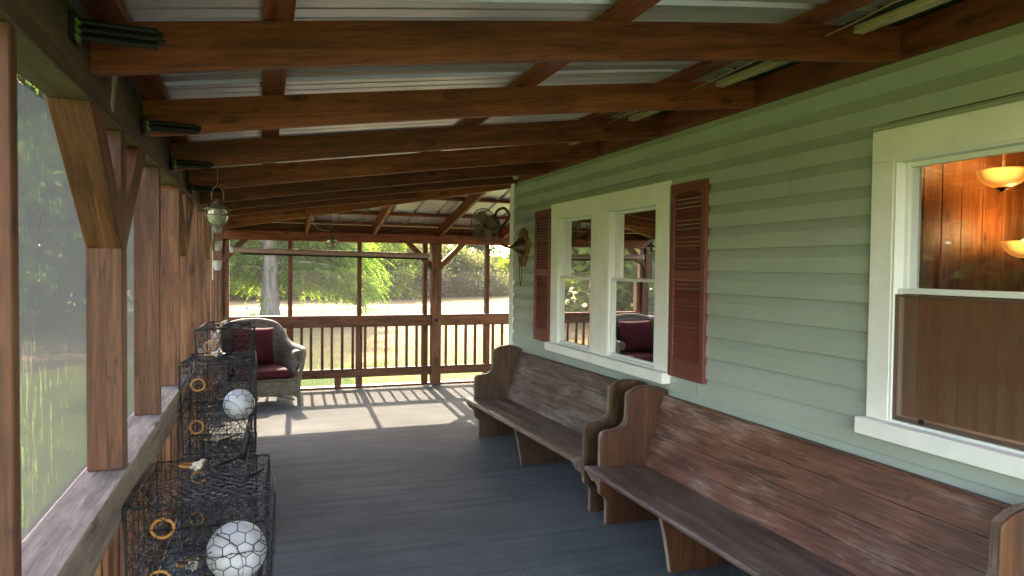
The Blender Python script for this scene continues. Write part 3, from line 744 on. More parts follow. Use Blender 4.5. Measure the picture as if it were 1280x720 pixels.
# ------------------------------------------------------------------ pews
def pew(name, y0, y1, mats, mids, world, label):
    t = bpy.data.objects.new(name, None); put(t, None, world); tag(t, label, 'pew', 'church pews along the house wall')
    mb_back, mb_seat, m_end, m_edge = mats
    poly = [(2.10,0),(2.10,.150),(2.094,.168),(2.075,.185),(2.058,.197),(2.05,.215),(2.05,.56),(2.054,.582),(2.068,.598),(2.09,.606),(2.14,.609),(2.18,.618),(2.21,.636),(2.228,.66),(2.235,.69),(2.237,.82),(2.241,.838),(2.256,.850),(2.30,.872),(2.36,.885),(2.42,.885),(2.49,.873),(2.535,.85),(2.545,.835),(2.545,0)]
    for y in (y0, y1-.045):
        MB().prism(poly, y, y+.045, 'XZ').build('end_panel', m_end, t, world, bev=.006)
        # worn front edge strip, a lipping wrapped round the panel front
        lip = MB(); ins = [(x+.012, z) for x, z in poly[:16]]
        vs = []
        for (x, z) in poly[:21]: vs += [(x-.0025, y+.006, z+(.0025 if z > .59 else 0)), (x-.0025, y+.039, z+(.0025 if z > .59 else 0))]
        fs = [(2*i, 2*i+1, 2*i+3, 2*i+2) for i in range(20)]
        lip.add(vs, fs).build('edge_band', m_edge, t, world)
    n = 4
    bk = MB(); L = Vector((2.372-2.50, 0, .345-.812)); nrm = Vector((L.z, 0, -L.x)).normalized()
    for i in range(n):
        a = Vector((2.372, 0, .345)) - L*(i/n)*1.0; b = Vector((2.372, 0, .345)) - L*((i+1)/n) + L.normalized()*.0012
        th = -nrm*.024 if nrm.x < 0 else nrm*.024
        c, d = b+th, a+th; bulge = (a+b)/2 - th.normalized()*.0008
        bk.prism([(a.x, a.z), (bulge.x, bulge.z), (b.x, b.z), (c.x, c.z), (d.x, d.z)], y0+.046, y1-.046, 'XZ')
    bk.prism([(2.496,.8125),(2.497,.822),(2.535,.822),(2.535,.8125)], y0+.046, y1-.046, 'XZ')
    bk.build('backrest', mb_back, t, world, bev=.0012)
    st = MB(); cuts = [1.962, 2.085, 2.10, 2.24, 2.37+.02]
    def zt(x): return .386-.05*(x-1.96)
    st.prism([(1.962,.352),(1.955,.362),(1.955,.372),(1.962,.384),(1.985,.3875),(2.085,zt(2.085)),(2.087,.350)], y0-.0+.047, y1-.047, 'XZ')
    st.prism([(2.0885,.350),(2.0885,zt(2.0885)),(2.232,zt(2.232)),(2.232,.350)], y0+.047, y1-.047, 'XZ')
    st.prism([(2.234,.350),(2.234,zt(2.234)),(2.40,zt(2.40)),(2.40,.345)], y0+.047, y1-.047, 'XZ')
    # nosing in front of the end panels
    st.prism([(1.962,.352),(1.955,.362),(1.955,.372),(1.962,.384),(1.985,.3875),(2.046,.385),(2.046,.352)], y0+.0, y0+.0465, 'XZ')
    st.prism([(1.962,.352),(1.955,.362),(1.955,.372),(1.962,.384),(1.985,.3875),(2.046,.385),(2.046,.352)], y1-.0465, y1, 'XZ')
    st.build('seat', mb_seat, t, world, bev=.0015)
    for y in (y0+.002, y1-.044):
        MB().prism([(2.0485,.235),(2.04,.26),(2.02,.285),(1.995,.295),(1.99,.315),(1.975,.33),(1.972,.351),(2.0485,.351)], y, y+.042, 'XZ').build('seat_bracket', m_edge, t, world, bev=.003)
    for y in mids:
        MB().prism([(2.10,0),(2.085,.10),(2.065,.20),(2.045,.28),(2.03,.349),(2.44,.344),(2.50,0)], y, y+.04, 'XZ').build('support', m_end, t, world, bev=.004)
        vs = []
        for x, z in [(2.10,.002),(2.085,.10),(2.065,.20),(2.045,.28),(2.03,.345)]: vs += [(x-.002, y+.004, z), (x-.002, y+.036, z)]
        MB().add(vs, [(2*i, 2*i+1, 2*i+3, 2*i+2) for i in range(4)]).build('edge_band', m_edge, t, world)
    return t
pew('church_pew', 1.565, 4.05, (M_pewA, M_pewseat, M_pewAend, M_pewedge), (3.25, 2.35), Matrix.Identity(4), 'reddish brown worn wooden pew, the nearer one, under the lamp-lit window')
Mw = Matrix.Translation((2.545, 4.27, 0)) @ Matrix.Rotation(R(2.6), 4, 'Z') @ Matrix.Translation((-2.54, -4.27, 0))
pew('church_pew', 4.27, 6.55, (M_pewB, M_pewB, M_pewBend, M_pewedge), (5.45,), Mw, 'greyer weathered wooden pew, the farther one, below the double window')

# ------------------------------------------------------------------ crab traps
def hexnet(mb, o, u, v, lu, lv, a, r, rnd, n=3, wob=.0022):
    o, u, v = Vector(o), Vector(u), Vector(v); nn = u.cross(v)
    s = a/math.sqrt(3); edges = set(); P = {}
    def key(x, y): return (round(x, 4), round(y, 4))
    rows = int(lv/(1.5*s))+2; cols = int(lu/a)+2
    for j in range(-1, rows):
        for i in range(-1, cols):
            cx = i*a+(a/2 if j % 2 else 0); cy = j*1.5*s
            vs = [key(cx+s*math.cos(R(60*k+30)), cy+s*math.sin(R(60*k+30))) for k in range(6)]
            for k in range(6): edges.add(tuple(sorted((vs[k], vs[(k+1) % 6]))))
    def pt(k):
        if k not in P:
            x = min(max(k[0], 0), lu); y = min(max(k[1], 0), lv)
            edge = x in (0, lu) or y in (0, lv)
            wx = 0 if edge else 1
            bul = math.sin(math.pi*x/lu)*math.sin(math.pi*y/lv)*-.024
            P[k] = o+u*(x+wx*rnd.gauss(0, wob*.6))+v*(y+wx*rnd.gauss(0, wob*.6))+nn*(wx*rnd.gauss(0, wob)+bul)
        return P[k]
    for e0, e1 in edges:
        ins = lambda k: -.001 <= k[0] <= lu+.001 and -.001 <= k[1] <= lv+.001
        if not (ins(e0) or ins(e1)): continue
        p, q = pt(e0), pt(e1)
        if (p-q).length > .002: mb.tube([p, q], r, n, cap=False)
def sqnet(mb, o, u, v, lu, lv, a, r):
    o, u, v = Vector(o), Vector(u), Vector(v); k = 0
    while k*a <= lu+1e-6: mb.tube([o+u*(k*a), o+u*(k*a)+v*lv], r, 3, cap=False); k += 1
    k = 0
    while k*a <= lv+1e-6: mb.tube([o+v*(k*a), o+v*(k*a)+u*lu], r, 3, cap=False); k += 1
def ring(mb, c, nrm, rad, r, n=20):
    nrm = Vector(nrm).normalized(); a = nrm.orthogonal().normalized(); b = nrm.cross(a); c = Vector(c)
    mb.tube([c+a*(rad*math.cos(2*math.pi*k/n))+b*(rad*math.sin(2*math.pi*k/n)) for k in range(n)], r, 6, closed=True)
def warp(mb, seed):
    for i, p in enumerate(mb.v):
        q = Vector(p)*3.2+Vector((seed*7.3, 0, 0)); n_ = mnoise.noise_vector(q); mb.v[i] = (p[0]+n_.x*.03, p[1]+n_.y*.03, max(.002, p[2]+n_.z*.022))
    return mb
def trap(x0, y0, z0, w_, d_, h_, seed, label, tilt=0):
    rnd = random.Random(seed); wd = Matrix.Translation((x0, y0, z0)) @ Matrix.Rotation(tilt, 4, 'Z')
    t = bpy.data.objects.new('crab_trap', None); put(t, None, wd); tag(t, label, 'crab trap', 'wire crab traps stacked along the left rail')
    fr = MB(); R_ = .0045
    cs = [(0,0),(w_,0),(w_,d_),(0,d_)]
    for z in (0.005, h_-.005):
        fr.tube([(x, y, z) for x, y in cs], R_, 6, closed=True)
    for x, y in cs: fr.tube([(x, y, 0), (x, y, h_)], R_, 6)
    fr.tube([(0, d_*.5, h_*.5), (w_, d_*.5, h_*.5)], R_, 6); fr.tube([(0, 0, h_*.5), (0, d_, h_*.5)], R_*.8, 6)
    warp(fr, seed).build('frame', M_black, t, wd)
    nb = MB(); r = .0018; a = .048
    hexnet(nb, (0,0,0), (1,0,0), (0,0,1), w_, h_, a, r, rnd)
    hexnet(nb, (w_,d_,0), (-1,0,0), (0,0,1), w_, h_, a, r, rnd)
    hexnet(nb, (w_,0,0), (0,1,0), (0,0,1), d_, h_, a, r, rnd)
    hexnet(nb, (0,d_,0), (0,-1,0), (0,0,1), d_, h_, a, r, rnd)
    hexnet(nb, (0,0,h_), (1,0,0), (0,1,0), w_, d_, a*.8, r, rnd)
    hexnet(nb, (0,0,h_*.5), (1,0,0), (0,1,0), w_*.98, d_*.98, a, r, rnd, wob=.006)
    warp(nb, seed).build('netting', M_wire, t, wd)
    sq = MB(); sqnet(sq, (.02, d_*.3, h_*.52), (1,0,0), (0,0,1), w_*.55, h_*.45, .022, .0012); sq.build('bait_well', M_wire, t, wd); sq = MB(); sqnet(sq, (.02, .03, .02), (1,0,0), (0,0,1), w_*.55, h_*.4, .02, .0012)
    sq.build('bait_well', M_wire, t, wd)
    for (cx, cy, cz, nr) in ((w_*.2, .012, h_*.32, (.1,1,0)), (w_*.22, .02, h_*.78, (0,1,.2))):
        rb = MB(); ring(rb, (cx, cy, cz), nr, .036, .0055); rg = rb.build('escape_ring', M_orange, t, wd, smooth=True)
    rb = MB(); ring(rb, (w_*.33, d_*.75, h_+.004), (0,.1,1), .042, .0055); rb.build('escape_ring', M_orange, t, wd, smooth=True)
    # funnel of netting
    fn = MB(); 
    for k in range(16):
        an = 2*math.pi*k/16; fn.tube([(w_*.5+.15*math.cos(an), 0.01, h_*.35+.13*math.sin(an)), (w_*.5+.05*math.cos(an), d_*.4, h_*.4+.05*math.sin(an))], .0013, 3, cap=False)
    for q in range(6): ring(fn, (w_*.5, .01+d_*.4*q/6, h_*(.35+.05*q/6)), (0,1,0), .14-.09*q/6, .0012, 16)
    fn.build('funnel', M_wire, t, wd)
    # knotted rope and bungee hook
    pts = [(w_*.40+.022*math.sin(k*2.1)+rnd.gauss(0,.005), d_*.66+.028*math.cos(k*1.7), h_+.006+.012*((k*2) % 3)) for k in range(12)]
    MB().tube(pts, .007, 7).build('rope', M_rope, t, wd, smooth=True)
    bg = MB(); pts = [(w_*(.45+.5*k/7), d_*(.45+.06*math.sin(k)), h_+.006+.003*math.sin(k*2)) for k in range(8)]; bg.tube(pts, .006, 6)
    bg.tube([(w_*.5, d_*.62, h_+.01), (w_*.72, d_*.8, h_+.012)], .006, 6); bg.build('bungee_cord', M_black, t, wd, smooth=True)
    return t
trap(-.425, 2.68, 0, .42, .66, .40, 1, 'black wire crab trap on the carpet, bottom of the nearest stack')
trap(-.425, 2.70, .405, .455, .66, .40, 2, 'black wire crab trap holding a white ball float, top of the nearest stack')
trap(-.43, 4.42, 0, .40, .62, .52, 3, 'black wire crab trap on the carpet, bottom of the middle stack')
trap(-.43, 4.42, .535, .40, .62, .53, 4, 'black wire crab trap holding a white ball float, top of the middle stack')
trap(-.43, 5.5, 0, .36, .6, .58, 5, 'black wire crab trap on the carpet, bottom of the farthest stack')
trap(-.43, 5.5, .585, .36, .6, .60, 6, 'black wire crab trap with loose strap, top of the farthest stack by the chair', R(-3))
def ball(c, r, label):
    mb = MB(); n = 20; pr = [(max(r*math.sin(math.pi*k/n), 1e-5), r*math.cos(math.pi*k/n)) for k in range(n+1)]
    mb.lathe(pr, c, 32); o = mb.build('ball_float', M_buoy, smooth=True, weld=True); tag(o, label, 'float', 'white ball floats in the traps')
ball((-.085, 2.83, .565), .108, 'white ball float inside the nearest wire trap')
ball((-.122, 4.52, .81), .090, 'white ball float inside the middle wire trap stack')
g = thing('bungee_handle', (-.06, 3.25, .81), 'black rubber grip standing on the nearest trap in front of the middle stack', 'handle')
MB().tube([(-.075,3.25,.806),(-.07,3.25,.84),(-.055,3.26,.90),(-.052,3.26,.925)], [.017,.015,.013,.016], 10).build('grip', M_black, g, smooth=True)
MB().tube([(-.052,3.26,.925),(-.05,3.265,.94),(-.056,3.27,.945)], .008, 8).build('hook', M_black, g, smooth=True)

# ------------------------------------------------------------------ wicker armchair
ch = thing('wicker_armchair', (-.04, 8.95, 0), 'grey wicker armchair with burgundy cushions in the far left corner', 'armchair', rz=R(10))
CW = WORLD[ch]
def cat(pts, k=6):
    P = [Vector(p) for p in pts]; P = [P[0]]+P+[P[-1]]; out = []
    for i in range(1, len(P)-2):
        for j in range(k):
            t = j/k; a, b, c, d = P[i-1], P[i], P[i+1], P[i+2]
            out.append(.5*((2*b)+(c-a)*t+(2*a-5*b+4*c-d)*t*t+(3*b-a-3*c+d)*t**3))
    out.append(P[-2]); return out
half = [(.42,-.36,.48),(.455,-.38,.57),(.465,-.32,.635),(.45,-.15,.645),(.43,.05,.65),(.40,.20,.69),(.365,.31,.80),(.29,.365,.90),(.15,.385,.945),(0,.39,.955)]
full = [Vector(p) for p in half]+[Vector((-p[0], p[1], p[2])) for p in half[-2::-1]]
rim = cat(full, 5)
rads = [.030+.012*math.exp(-((p.z-.66)/.08)**2) for p in rim]
MB().tube(rim, rads, 10).build('rolled_rim', M_rim, ch, CW, smooth=True)
# woven shell from rim to seat level, slightly curved
sh = MB(); vs = []; fs = []; N = len(rim); K = 8
for p in rim:
    b = Vector((max(-.37, min(.37, p.x*.9)), max(-.33, min(.33, p.y*.9)), .26))
    for k in range(K+1):
        t = k/K; q = p.lerp(b, t); q.z = p.z+(b.z-p.z)*t; q += Vector((p.x, p.y, 0)).normalized()*(-.02*math.sin(math.pi*t)); vs.append(q)
for i in range(N-1):
    for k in range(K): a = i*(K+1)+k; fs.append((a, a+1, a+K+2, a+K+1))
o = sh.add(vs, fs).build('woven_shell', M_wicker, ch, CW, smooth=True); md = o.modifiers.new('s', 'SOLIDIFY'); md.thickness = .02
for s in (-1, 1):
    # scroll at the front of each arm and front post
    sp = [Vector((s*(.395-.0+.062*(1-k/26*.75)*math.cos(k*.55+.8)), -.385, .575+.062*(1-k/26*.75)*math.sin(k*.55+.8))) for k in range(26)]
    MB().tube(sp, .013, 6).build('arm_scroll', M_rim, ch, CW, smooth=True)
    MB().tube([(s*.41,-.372,.585),(s*.41,-.20,.585)], .055, 14).build('arm_roll', M_wicker, ch, CW, smooth=True)
    MB().tube(cat([(s*.455,-.35,.62),(s*.455,-.38,.5),(s*.42,-.38,.36),(s*.405,-.375,.2),(s*.415,-.375,.0)]), .024, 10).build('front_leg', M_rim, ch, CW, smooth=True)
    MB().tube([(s*.34,.33,.27),(s*.35,.36,0)], .022, 8).build('back_leg', M_rim, ch, CW, smooth=True)
ap = MB(); n = 22; top = [(-.385+.77*i/n, .30) for i in range(n+1)]; bot = [(-.385+.77*i/n, .085+.06*math.sin(math.pi*i/n)**.5) for i in range(n+1)]
ap.prism(top+bot[::-1], -.385, -.36, 'XZ'); ap.build('front_apron', M_wicker, ch, CW)
for s in (-1, 1):
    a2 = MB(); a2.prism([(-.36,.28),(.33,.28),(.33,.12),(0,.15),(-.36,.10)], s*.375-.01, s*.375+.01, 'YZ'); a2.build('side_apron', M_wicker, ch, CW)
MB().box((-.375,-.36,.27),(.375,.33,.30),.006).build('seat_deck', M_wicker, ch, CW)
MB().tube(cat([(-.38,-.372,.30),(0,-.39,.305),(.38,-.372,.30)]), .018, 8).build('seat_edge', M_rim, ch, CW, smooth=True)
MB().tube(cat([(-.36,-.36,.06),(-.15,-.2,.10),(.15,-.2,.10),(.36,-.36,.06)]), .011, 8).build('stretcher', M_rim, ch, CW, smooth=True)
def puff(sx, sy, sz, name, mat, world, label, cat_, seed, pillow=False):
    mb = MB(); n = 14; vs = []; fs = []
    def surf(u, v, top):
        ex = max(abs(u), abs(v)); 
        prof_ = (1-abs(u)**3.2)**.5*(1-abs(v)**3.2)**.5 if pillow else (1-abs(u)**10)**.5*(1-abs(v)**10)**.5
        pin = 1-(.07*(1-abs(u*v)) if pillow else 0)*(1 if ex > .6 else 0)
        x = u*sx/2*(1-(.05*(1-v*v) if pillow else 0)); y = v*sy/2*(1-(.05*(1-u*u) if pillow else 0))
        z = top*sz/2*prof_*(1+.10*mnoise.noise(Vector((u*1.7+seed, v*1.7, top))))
        return (x, y, z)
    for top in (1, -1):
        o_ = len(vs)
        for j in range(n+1):
            for i in range(n+1): vs.append(surf(-1+2*i/n, -1+2*j/n, top))
        for j in range(n):
            for i in range(n):
                a = o_+j*(n+1)+i; fs.append((a, a+1, a+n+2, a+n+1) if top > 0 else (a, a+n+1, a+n+2, a+1))
    o = mb.add(vs, fs).build(name, mat, None, world, smooth=True, weld=True); md = o.modifiers.new('s', 'SUBSURF'); md.levels = 1; md.render_levels = 1
    return tag(o, label, cat_)
puff(.70, .64, .14, 'seat_cushion', M_cushion, CW @ Matrix.Translation((0, -.05, .37)) @ Matrix.Rotation(R(3), 4, 'X'), 'burgundy box cushion lying on the wicker armchair seat', 'cushion', 1)
puff(.52, .48, .19, 'throw_pillow', M_cushion, CW @ Matrix.Translation((-.02, .15, .665)) @ Matrix.Rotation(R(74), 4, 'X') @ Matrix.Rotation(R(-2), 4, 'Z'), 'square burgundy pillow leaning against the wicker armchair back', 'pillow', 3, True)

# ------------------------------------------------------------------ wall fan
fan = thing('wall_fan', (W, 6.65, 1.86), 'dark bronze caged fan on a wooden plaque at the house corner', 'wall fan')
py, pz = 6.76, 1.86
sh = [(py-.17,pz+.02),(py-.18,pz+.07),(py-.12,pz+.11),(py-.07,pz+.17),(py-.025,pz+.195),(py+.025,pz+.195),(py+.07,pz+.17),(py+.12,pz+.11),(py+.18,pz+.07),(py+.17,pz+.02),(py+.18,pz-.05),(py+.11,pz-.10),(py+.07,pz-.20),(py-.07,pz-.20),(py-.11,pz-.10),(py-.18,pz-.05)]
MB().prism(sh, W-.048, W-.018, 'YZ').build('plaque', M_trimwood, fan, bev=.005)
MB().lathe([(.105,-.049),(.10,-.062),(.075,-.10),(.04,-.135),(.018,-.155),(0,-.16)], (W, py, pz+.0), 24, 'X').build('mount_cone', M_bronze, fan, smooth=True)
arm = cat([(W-.155,py,pz+.0),(W-.20,py,pz+.0),(W-.27,py,pz+.03),(W-.31,py,pz+.12),(W-.24,py,pz+.23),(W-.19,py,pz+.32),(W-.24,py,pz+.39),(W-.31,py,pz+.37),(W-.35,py-.01,pz+.30)], 6)
MB().tube(arm, .014, 10).build('curved_arm', M_bronze, fan, smooth=True)
fc = Vector((2.10, py-.06, pz+.20)); fa = Vector((-.80, -.50, -.20)).normalized()
Fm = fa.to_track_quat('Z', 'Y').to_matrix().to_4x4(); Fm.translation = fc
MB().lathe([(0,-.19),(.05,-.185),(.075,-.16),(.08,-.10),(.06,-.07),(0,-.06)], (0,0,0), 20).build('motor', M_bronze, fan, Fm, smooth=True)
mb = MB(); ring(mb, (0,0,-.13), (0,0,1), .088, .007, 28); mb.tube([(.075,0,-.12),(.13,0,-.10),(.17,0,-.035)], .004, 6); mb.build('motor_ring', M_brown, fan, Fm, smooth=True)
mb = MB(); RR = .175
for q in (.03,.06,.085,.11,.135,.158): 
    for sgn in (1, -1): ring(mb, (0, 0, sgn*.05*math.sqrt(max(0, 1-(q/RR)**2))), (0,0,1), q, .0013, 28)
ring(mb, (0,0,0), (0,0,1), RR, .0055, 36)
for k in range(28):
    a = 2*math.pi*k/28
    for sgn in (1, -1): mb.tube([(q*math.cos(a), q*math.sin(a), sgn*.05*math.sqrt(max(0, 1-(q/RR)**2))) for q in (.025,.06,.10,.14,.165,.175)], .0012, 4, cap=False)
mb.build('cage', M_bronze, fan, Fm)
for k in range(4):
    mb = MB(); vs = []; a0 = k*math.pi/2+.4
    out = [(.03,-.018),(.06,-.05),(.11,-.07),(.145,-.05),(.155,0),(.14,.045),(.10,.05),(.06,.03),(.03,.018)]
    for zz in (.001, -.001):
        for (u, v) in out: vs.append((u*math.cos(a0)-v*math.sin(a0), u*math.sin(a0)+v*math.cos(a0), v*.35+zz))
    n = len(out); fs = [tuple(range(n)), tuple(range(2*n-1, n-1, -1))]+[(i, i+n, (i+1) % n+n, (i+1) % n) for i in range(n)]
    mb.add(vs, fs).build('blade', M_brown, fan, Fm)
MB().lathe([(0,.028),(.02,.024),(.028,.01),(.028,-.05),(0,-.06)], (0,0,0), 16).build('hub', M_bronze, fan, Fm, smooth=True)
MB().tube([(W-.06,py-.03,pz-.07),(W-.06,py-.035,pz-.30),(W-.058,py+.0,pz-.40),(W-.06,py+.03,pz-.30),(W-.06,py+.03,pz-.07)], .0035, 6).build('pull_cord', M_black, fan)
sk = thing('ceiling_socket', (2.42, 6.5, 2.5), 'small grey metal cable box under the rafter at the house corner', 'junction box')
p = ray(645, 220, 6.65)
MB().lathe([(0,.04),(.04,.04),(.042,.005),(.03,-.01),(.02,-.03),(0,-.03)], tuple(p), 14).build('cover', M_cup, sk, smooth=True)
MB().tube([p+Vector((0,0,-.03)), p+Vector((.01,.0,-.06)), p+Vector((.0,.0,-.09))], .006, 6).build('plug', M_black, sk)

# ------------------------------------------------------------------ lanterns
def lantern(c, s, label, ztop):
    x, y, z = c
    t = thing('porch_lantern', c, label, 'lantern', 'bronze caged lanterns under the porch roof')
    S = lambda pr: [(a*s, b*s) for a, b in pr]
    MB().lathe(S([(.0,.50),(.09,.50),(.10,.40),(.16,.38),(.17,.30),(.20,.27),(.34,.16),(.50,.06),(.62,.0),(.60,-.02),(.46,0),(0,0)]), (x, y, z), 24).build('cap', M_brown, t, smooth=True)
    MB().tube(cat([(x-.22*s,y,z+.42*s),(x-.25*s,y,z+.70*s),(x-.12*s,y,z+1.0*s),(x+.12*s,y,z+1.0*s),(x+.25*s,y,z+.70*s),(x+.22*s,y,z+.42*s)], 5), .035*s, 6).build('handle', M_brown, t, smooth=True)
    MB().lathe(S([(.40,0),(.44,-.10),(.45,-.30),(.40,-.50),(.27,-.68),(.10,-.76),(0.0,-.77)]), (x, y, z), 24).build('globe', M_lampglass, t, smooth=True)
    MB().lathe(S([(0,-.02),(.08,-.05),(.14,-.22),(.10,-.36),(0,-.42)]), (x, y, z), 14).build('bulb', M_cup, t, smooth=True)
    cg = MB()
    for k in range(4):
        a = k*math.pi/2+.3; cg.tube([(x+r_*s*math.cos(a), y+r_*s*math.sin(a), z+zz*s) for r_, zz in ((.50,0),(.52,-.2),(.48,-.45),(.33,-.70),(.12,-.82),(0,-.84))], .022*s, 5)
    ring(cg, (x, y, z-.25*s), (0,0,1), .52*s, .022*s, 24); cg.build('cage', M_brown, t, smooth=True)
    MB().tube([(x, y, z+1.0*s), (x, y, ztop)], .004, 6).build('hook', M_brown, t)
    return t
p = ray(272, 262, 3.95); lantern(tuple(p), .125, 'larger bronze caged lantern hanging at the left header by a rafter', 2.2)
p = ray(414.5, 300, 7.3); l2 = lantern(tuple(p), .118, 'smaller looking bronze caged lantern hanging before the far header', zm(p.x)-.10)
MB().tube(cat([(p.x-.02,p.y,p.z+.1),(p.x-.10,p.y,p.z+.10),(p.x-.18,p.y,p.z+.16),(p.x-.20,p.y,p.z+.26)]), .004, 6).build('cord', M_cup, l2)

# string of three white cups on a post
cp_ = thing('hanging_cups', (-.42, 7.25, 1.7), 'string of three small white cups hanging down a left post', 'cups')
for zz, dx in ((2.0, 0), (1.83, .0), (1.645, -.003)):
    MB().lathe([(.0,-.05),(.028,-.05),(.036,-.02),(.045,.042),(.041,.042),(.028,-.042),(0,-.044)], (-.385+dx, 7.25, zz), 16).build('cup', M_cup, cp_, smooth=False)
MB().tube([(-.43, 7.25, 2.1), (-.43, 7.25, 1.5)], .006, 6).build('cord', M_rope, cp_)

# rod bundles on the left header
def bundle(px, py_, y, n, L, label):
    d = ray(px, py_, 1)-Vector((0,0,CAMZ)); k = y/d.y; p = Vector((0,0,CAMZ))+d*k; p.x = max(p.x, XL+.004)
    t = thing('rod_bundle', tuple(p), label, 'rod bundle', 'black rod bundles hooked on the left header')
    rnd = random.Random(int(px))
    for k in range(n):
        dz = .016*(k//2)*1.2; dy = .028*(k % 2)
        MB().tube([(p.x+.0, y+dy, p.z-dz), (p.x+L*(.9+.1*rnd.random()), y+dy+.01, p.z-dz-.002)], .0085, 8).build('rod', M_black, t)
        MB().tube([(p.x+.004, y+dy-.012, p.z-dz+.006), (p.x+.018, y+dy-.012, p.z-dz-.012)], .007, 8).build('end_cap', M_rodcap, t)
    MB().box((p.x-.004, y-.02, p.z-.05), (p.x+.012, y+.045, p.z+.02), .003).build('holder', M_black, t)
bundle(85, 25, 2.05, 5, .21, 'thick black rod bundle nearest the camera on the left header')
bundle(180, 152, 3.10, 4, .21, 'black rod bundle with lime caps on the left header, second from the camera')
bundle(215, 201, 4.04, 4, .20, 'black rod bundle with lime caps on the left header, third from the camera')
bundle(238, 233, 5.01, 4, .20, 'black rod bundle just behind the larger lantern on the left header')
MB().prism([(2.30, 2.10), (2.335, 2.12), (2.345, 2.19), (2.33, 2.235), (2.29, 2.235), (2.295, 2.17)], XL+.0335, XL+.0355, 'YZ')
q = MB().prism([(2.36, 2.12), (2.38, 2.16), (2.385, 2.215), (2.44, 2.235), (2.46, 2.22), (2.42, 2.18), (2.385, 2.10)], XL+.0335, XL+.0365, 'YZ').build('paper_scrap', M_paper)
tag(q, 'torn faded pink scrap stuck on the left header near the first rafter', 'scrap')

# ------------------------------------------------------------------ trees
def leafcloud(mb, c, rad, n, size, rnd, flat=1.0, aspect=.55):
    for _ in range(n):
        d = Vector((rnd.gauss(0,1), rnd.gauss(0,1), rnd.gauss(0,1))).normalized()*(rnd.random()**.45)
        p = Vector(c)+Vector((d.x*rad[0], d.y*rad[1], d.z*rad[2]))
        a = Vector((rnd.gauss(0,1), rnd.gauss(0,1), rnd.gauss(0,1)*flat)).normalized(); b = a.orthogonal().normalized()
        s = size*(.6+.8*rnd.random())
        b = (b*math.cos(rnd.random()*6)+a.cross(b)*math.sin(rnd.random()*6)).normalized()
        mb.add([p-a*s*.5, p+b*s*aspect*.5, p+a*s*.5, p-b*s*aspect*.5], [(0,1,2,3)])
def tree_proto(h, rx, seed, leaf, nclump, per, ls, low=.15, bushy=False):
    rnd = random.Random(seed)
    root = bpy.data.objects.new('tree', None); put(root, None, Matrix.Identity(4))
    tk = MB(); tr = h*.022
    tk.tube([(0,0,-.1), (rnd.gauss(0,.1), rnd.gauss(0,.1), h*.3), (rnd.gauss(0,.15), rnd.gauss(0,.15), h*.6), (0,0,h*.9)], [tr*1.3, tr, tr*.7, tr*.15], 8)
    cr = MB(); cl = []
    for i in range(nclump):
        t = rnd.random()**.8; z = h*(low+(1-low)*t*.97); prof_ = math.sin(math.pi*min(1, .12+t*.88))**.7
        a = rnd.random()*6.283; q = rx*prof_*(rnd.random()**.5)*(1+.25*rnd.gauss(0,1))
        c = (q*math.cos(a), q*math.sin(a), z); s = rx*(.20+.16*rnd.random()); cl.append(c)
        leafcloud(cr, c, (s, s, s*.75), per, ls, rnd)
        if i % 3 == 0: tk.tube([(0,0,max(.1, z-h*.18)), (c[0]*.5, c[1]*.5, z-h*.07), c], [tr*.5, tr*.3, tr*.1], 5)
    tk.build('trunk', M_bark, root); cr.build('crown', leaf, root)
    return root
protos = {
 'green': tree_proto(6, 2.3, 11, L_green, 130, 70, .24),
 'dark': tree_proto(7, 2.0, 12, L_dark, 130, 70, .22, .06),
 'yellow': tree_proto(4.6, 2.4, 13, L_yel, 110, 70, .22, .0),
 'brush': tree_proto(3.2, 2.6, 14, L_brush, 120, 70, .17, .0),
}
NAMES = {'green': ('tree', 'tree'), 'dark': ('evergreen_tree', 'tree'), 'yellow': ('leafy_shrub', 'shrub'), 'brush': ('brushwood', 'bush')}
used = set()
ORD = ['first','second','third','fourth','fifth','sixth','seventh','eighth','ninth','tenth','eleventh','twelfth','thirteenth','fourteenth']
cnt = {}
def nth(key, text):
    cnt[key] = cnt.get(key, 0)+1; return ORD[cnt[key]-1]+' '+text
def plant(kind, x, y, s, sz, label, group):
    M = Matrix.Translation((x, y, GZ)) @ Matrix.Rotation(random.random()*6.28, 4, 'Z') @ Matrix.Diagonal((s, s, sz, 1))
    if kind not in used:
        used.add(kind); r = protos[kind]; r.matrix_basis = M; WORLD[r] = M
    else: r = copy_tree(protos[kind], M)
    r.name = NAMES[kind][0]; tag(r, label, NAMES[kind][1], group); return r
def at(px, y):
    v = Vector(((px-640), 0, 878)); d = r2*v.x+fw*v.z; return d.x/d.y*y
rnd = random.Random(21)
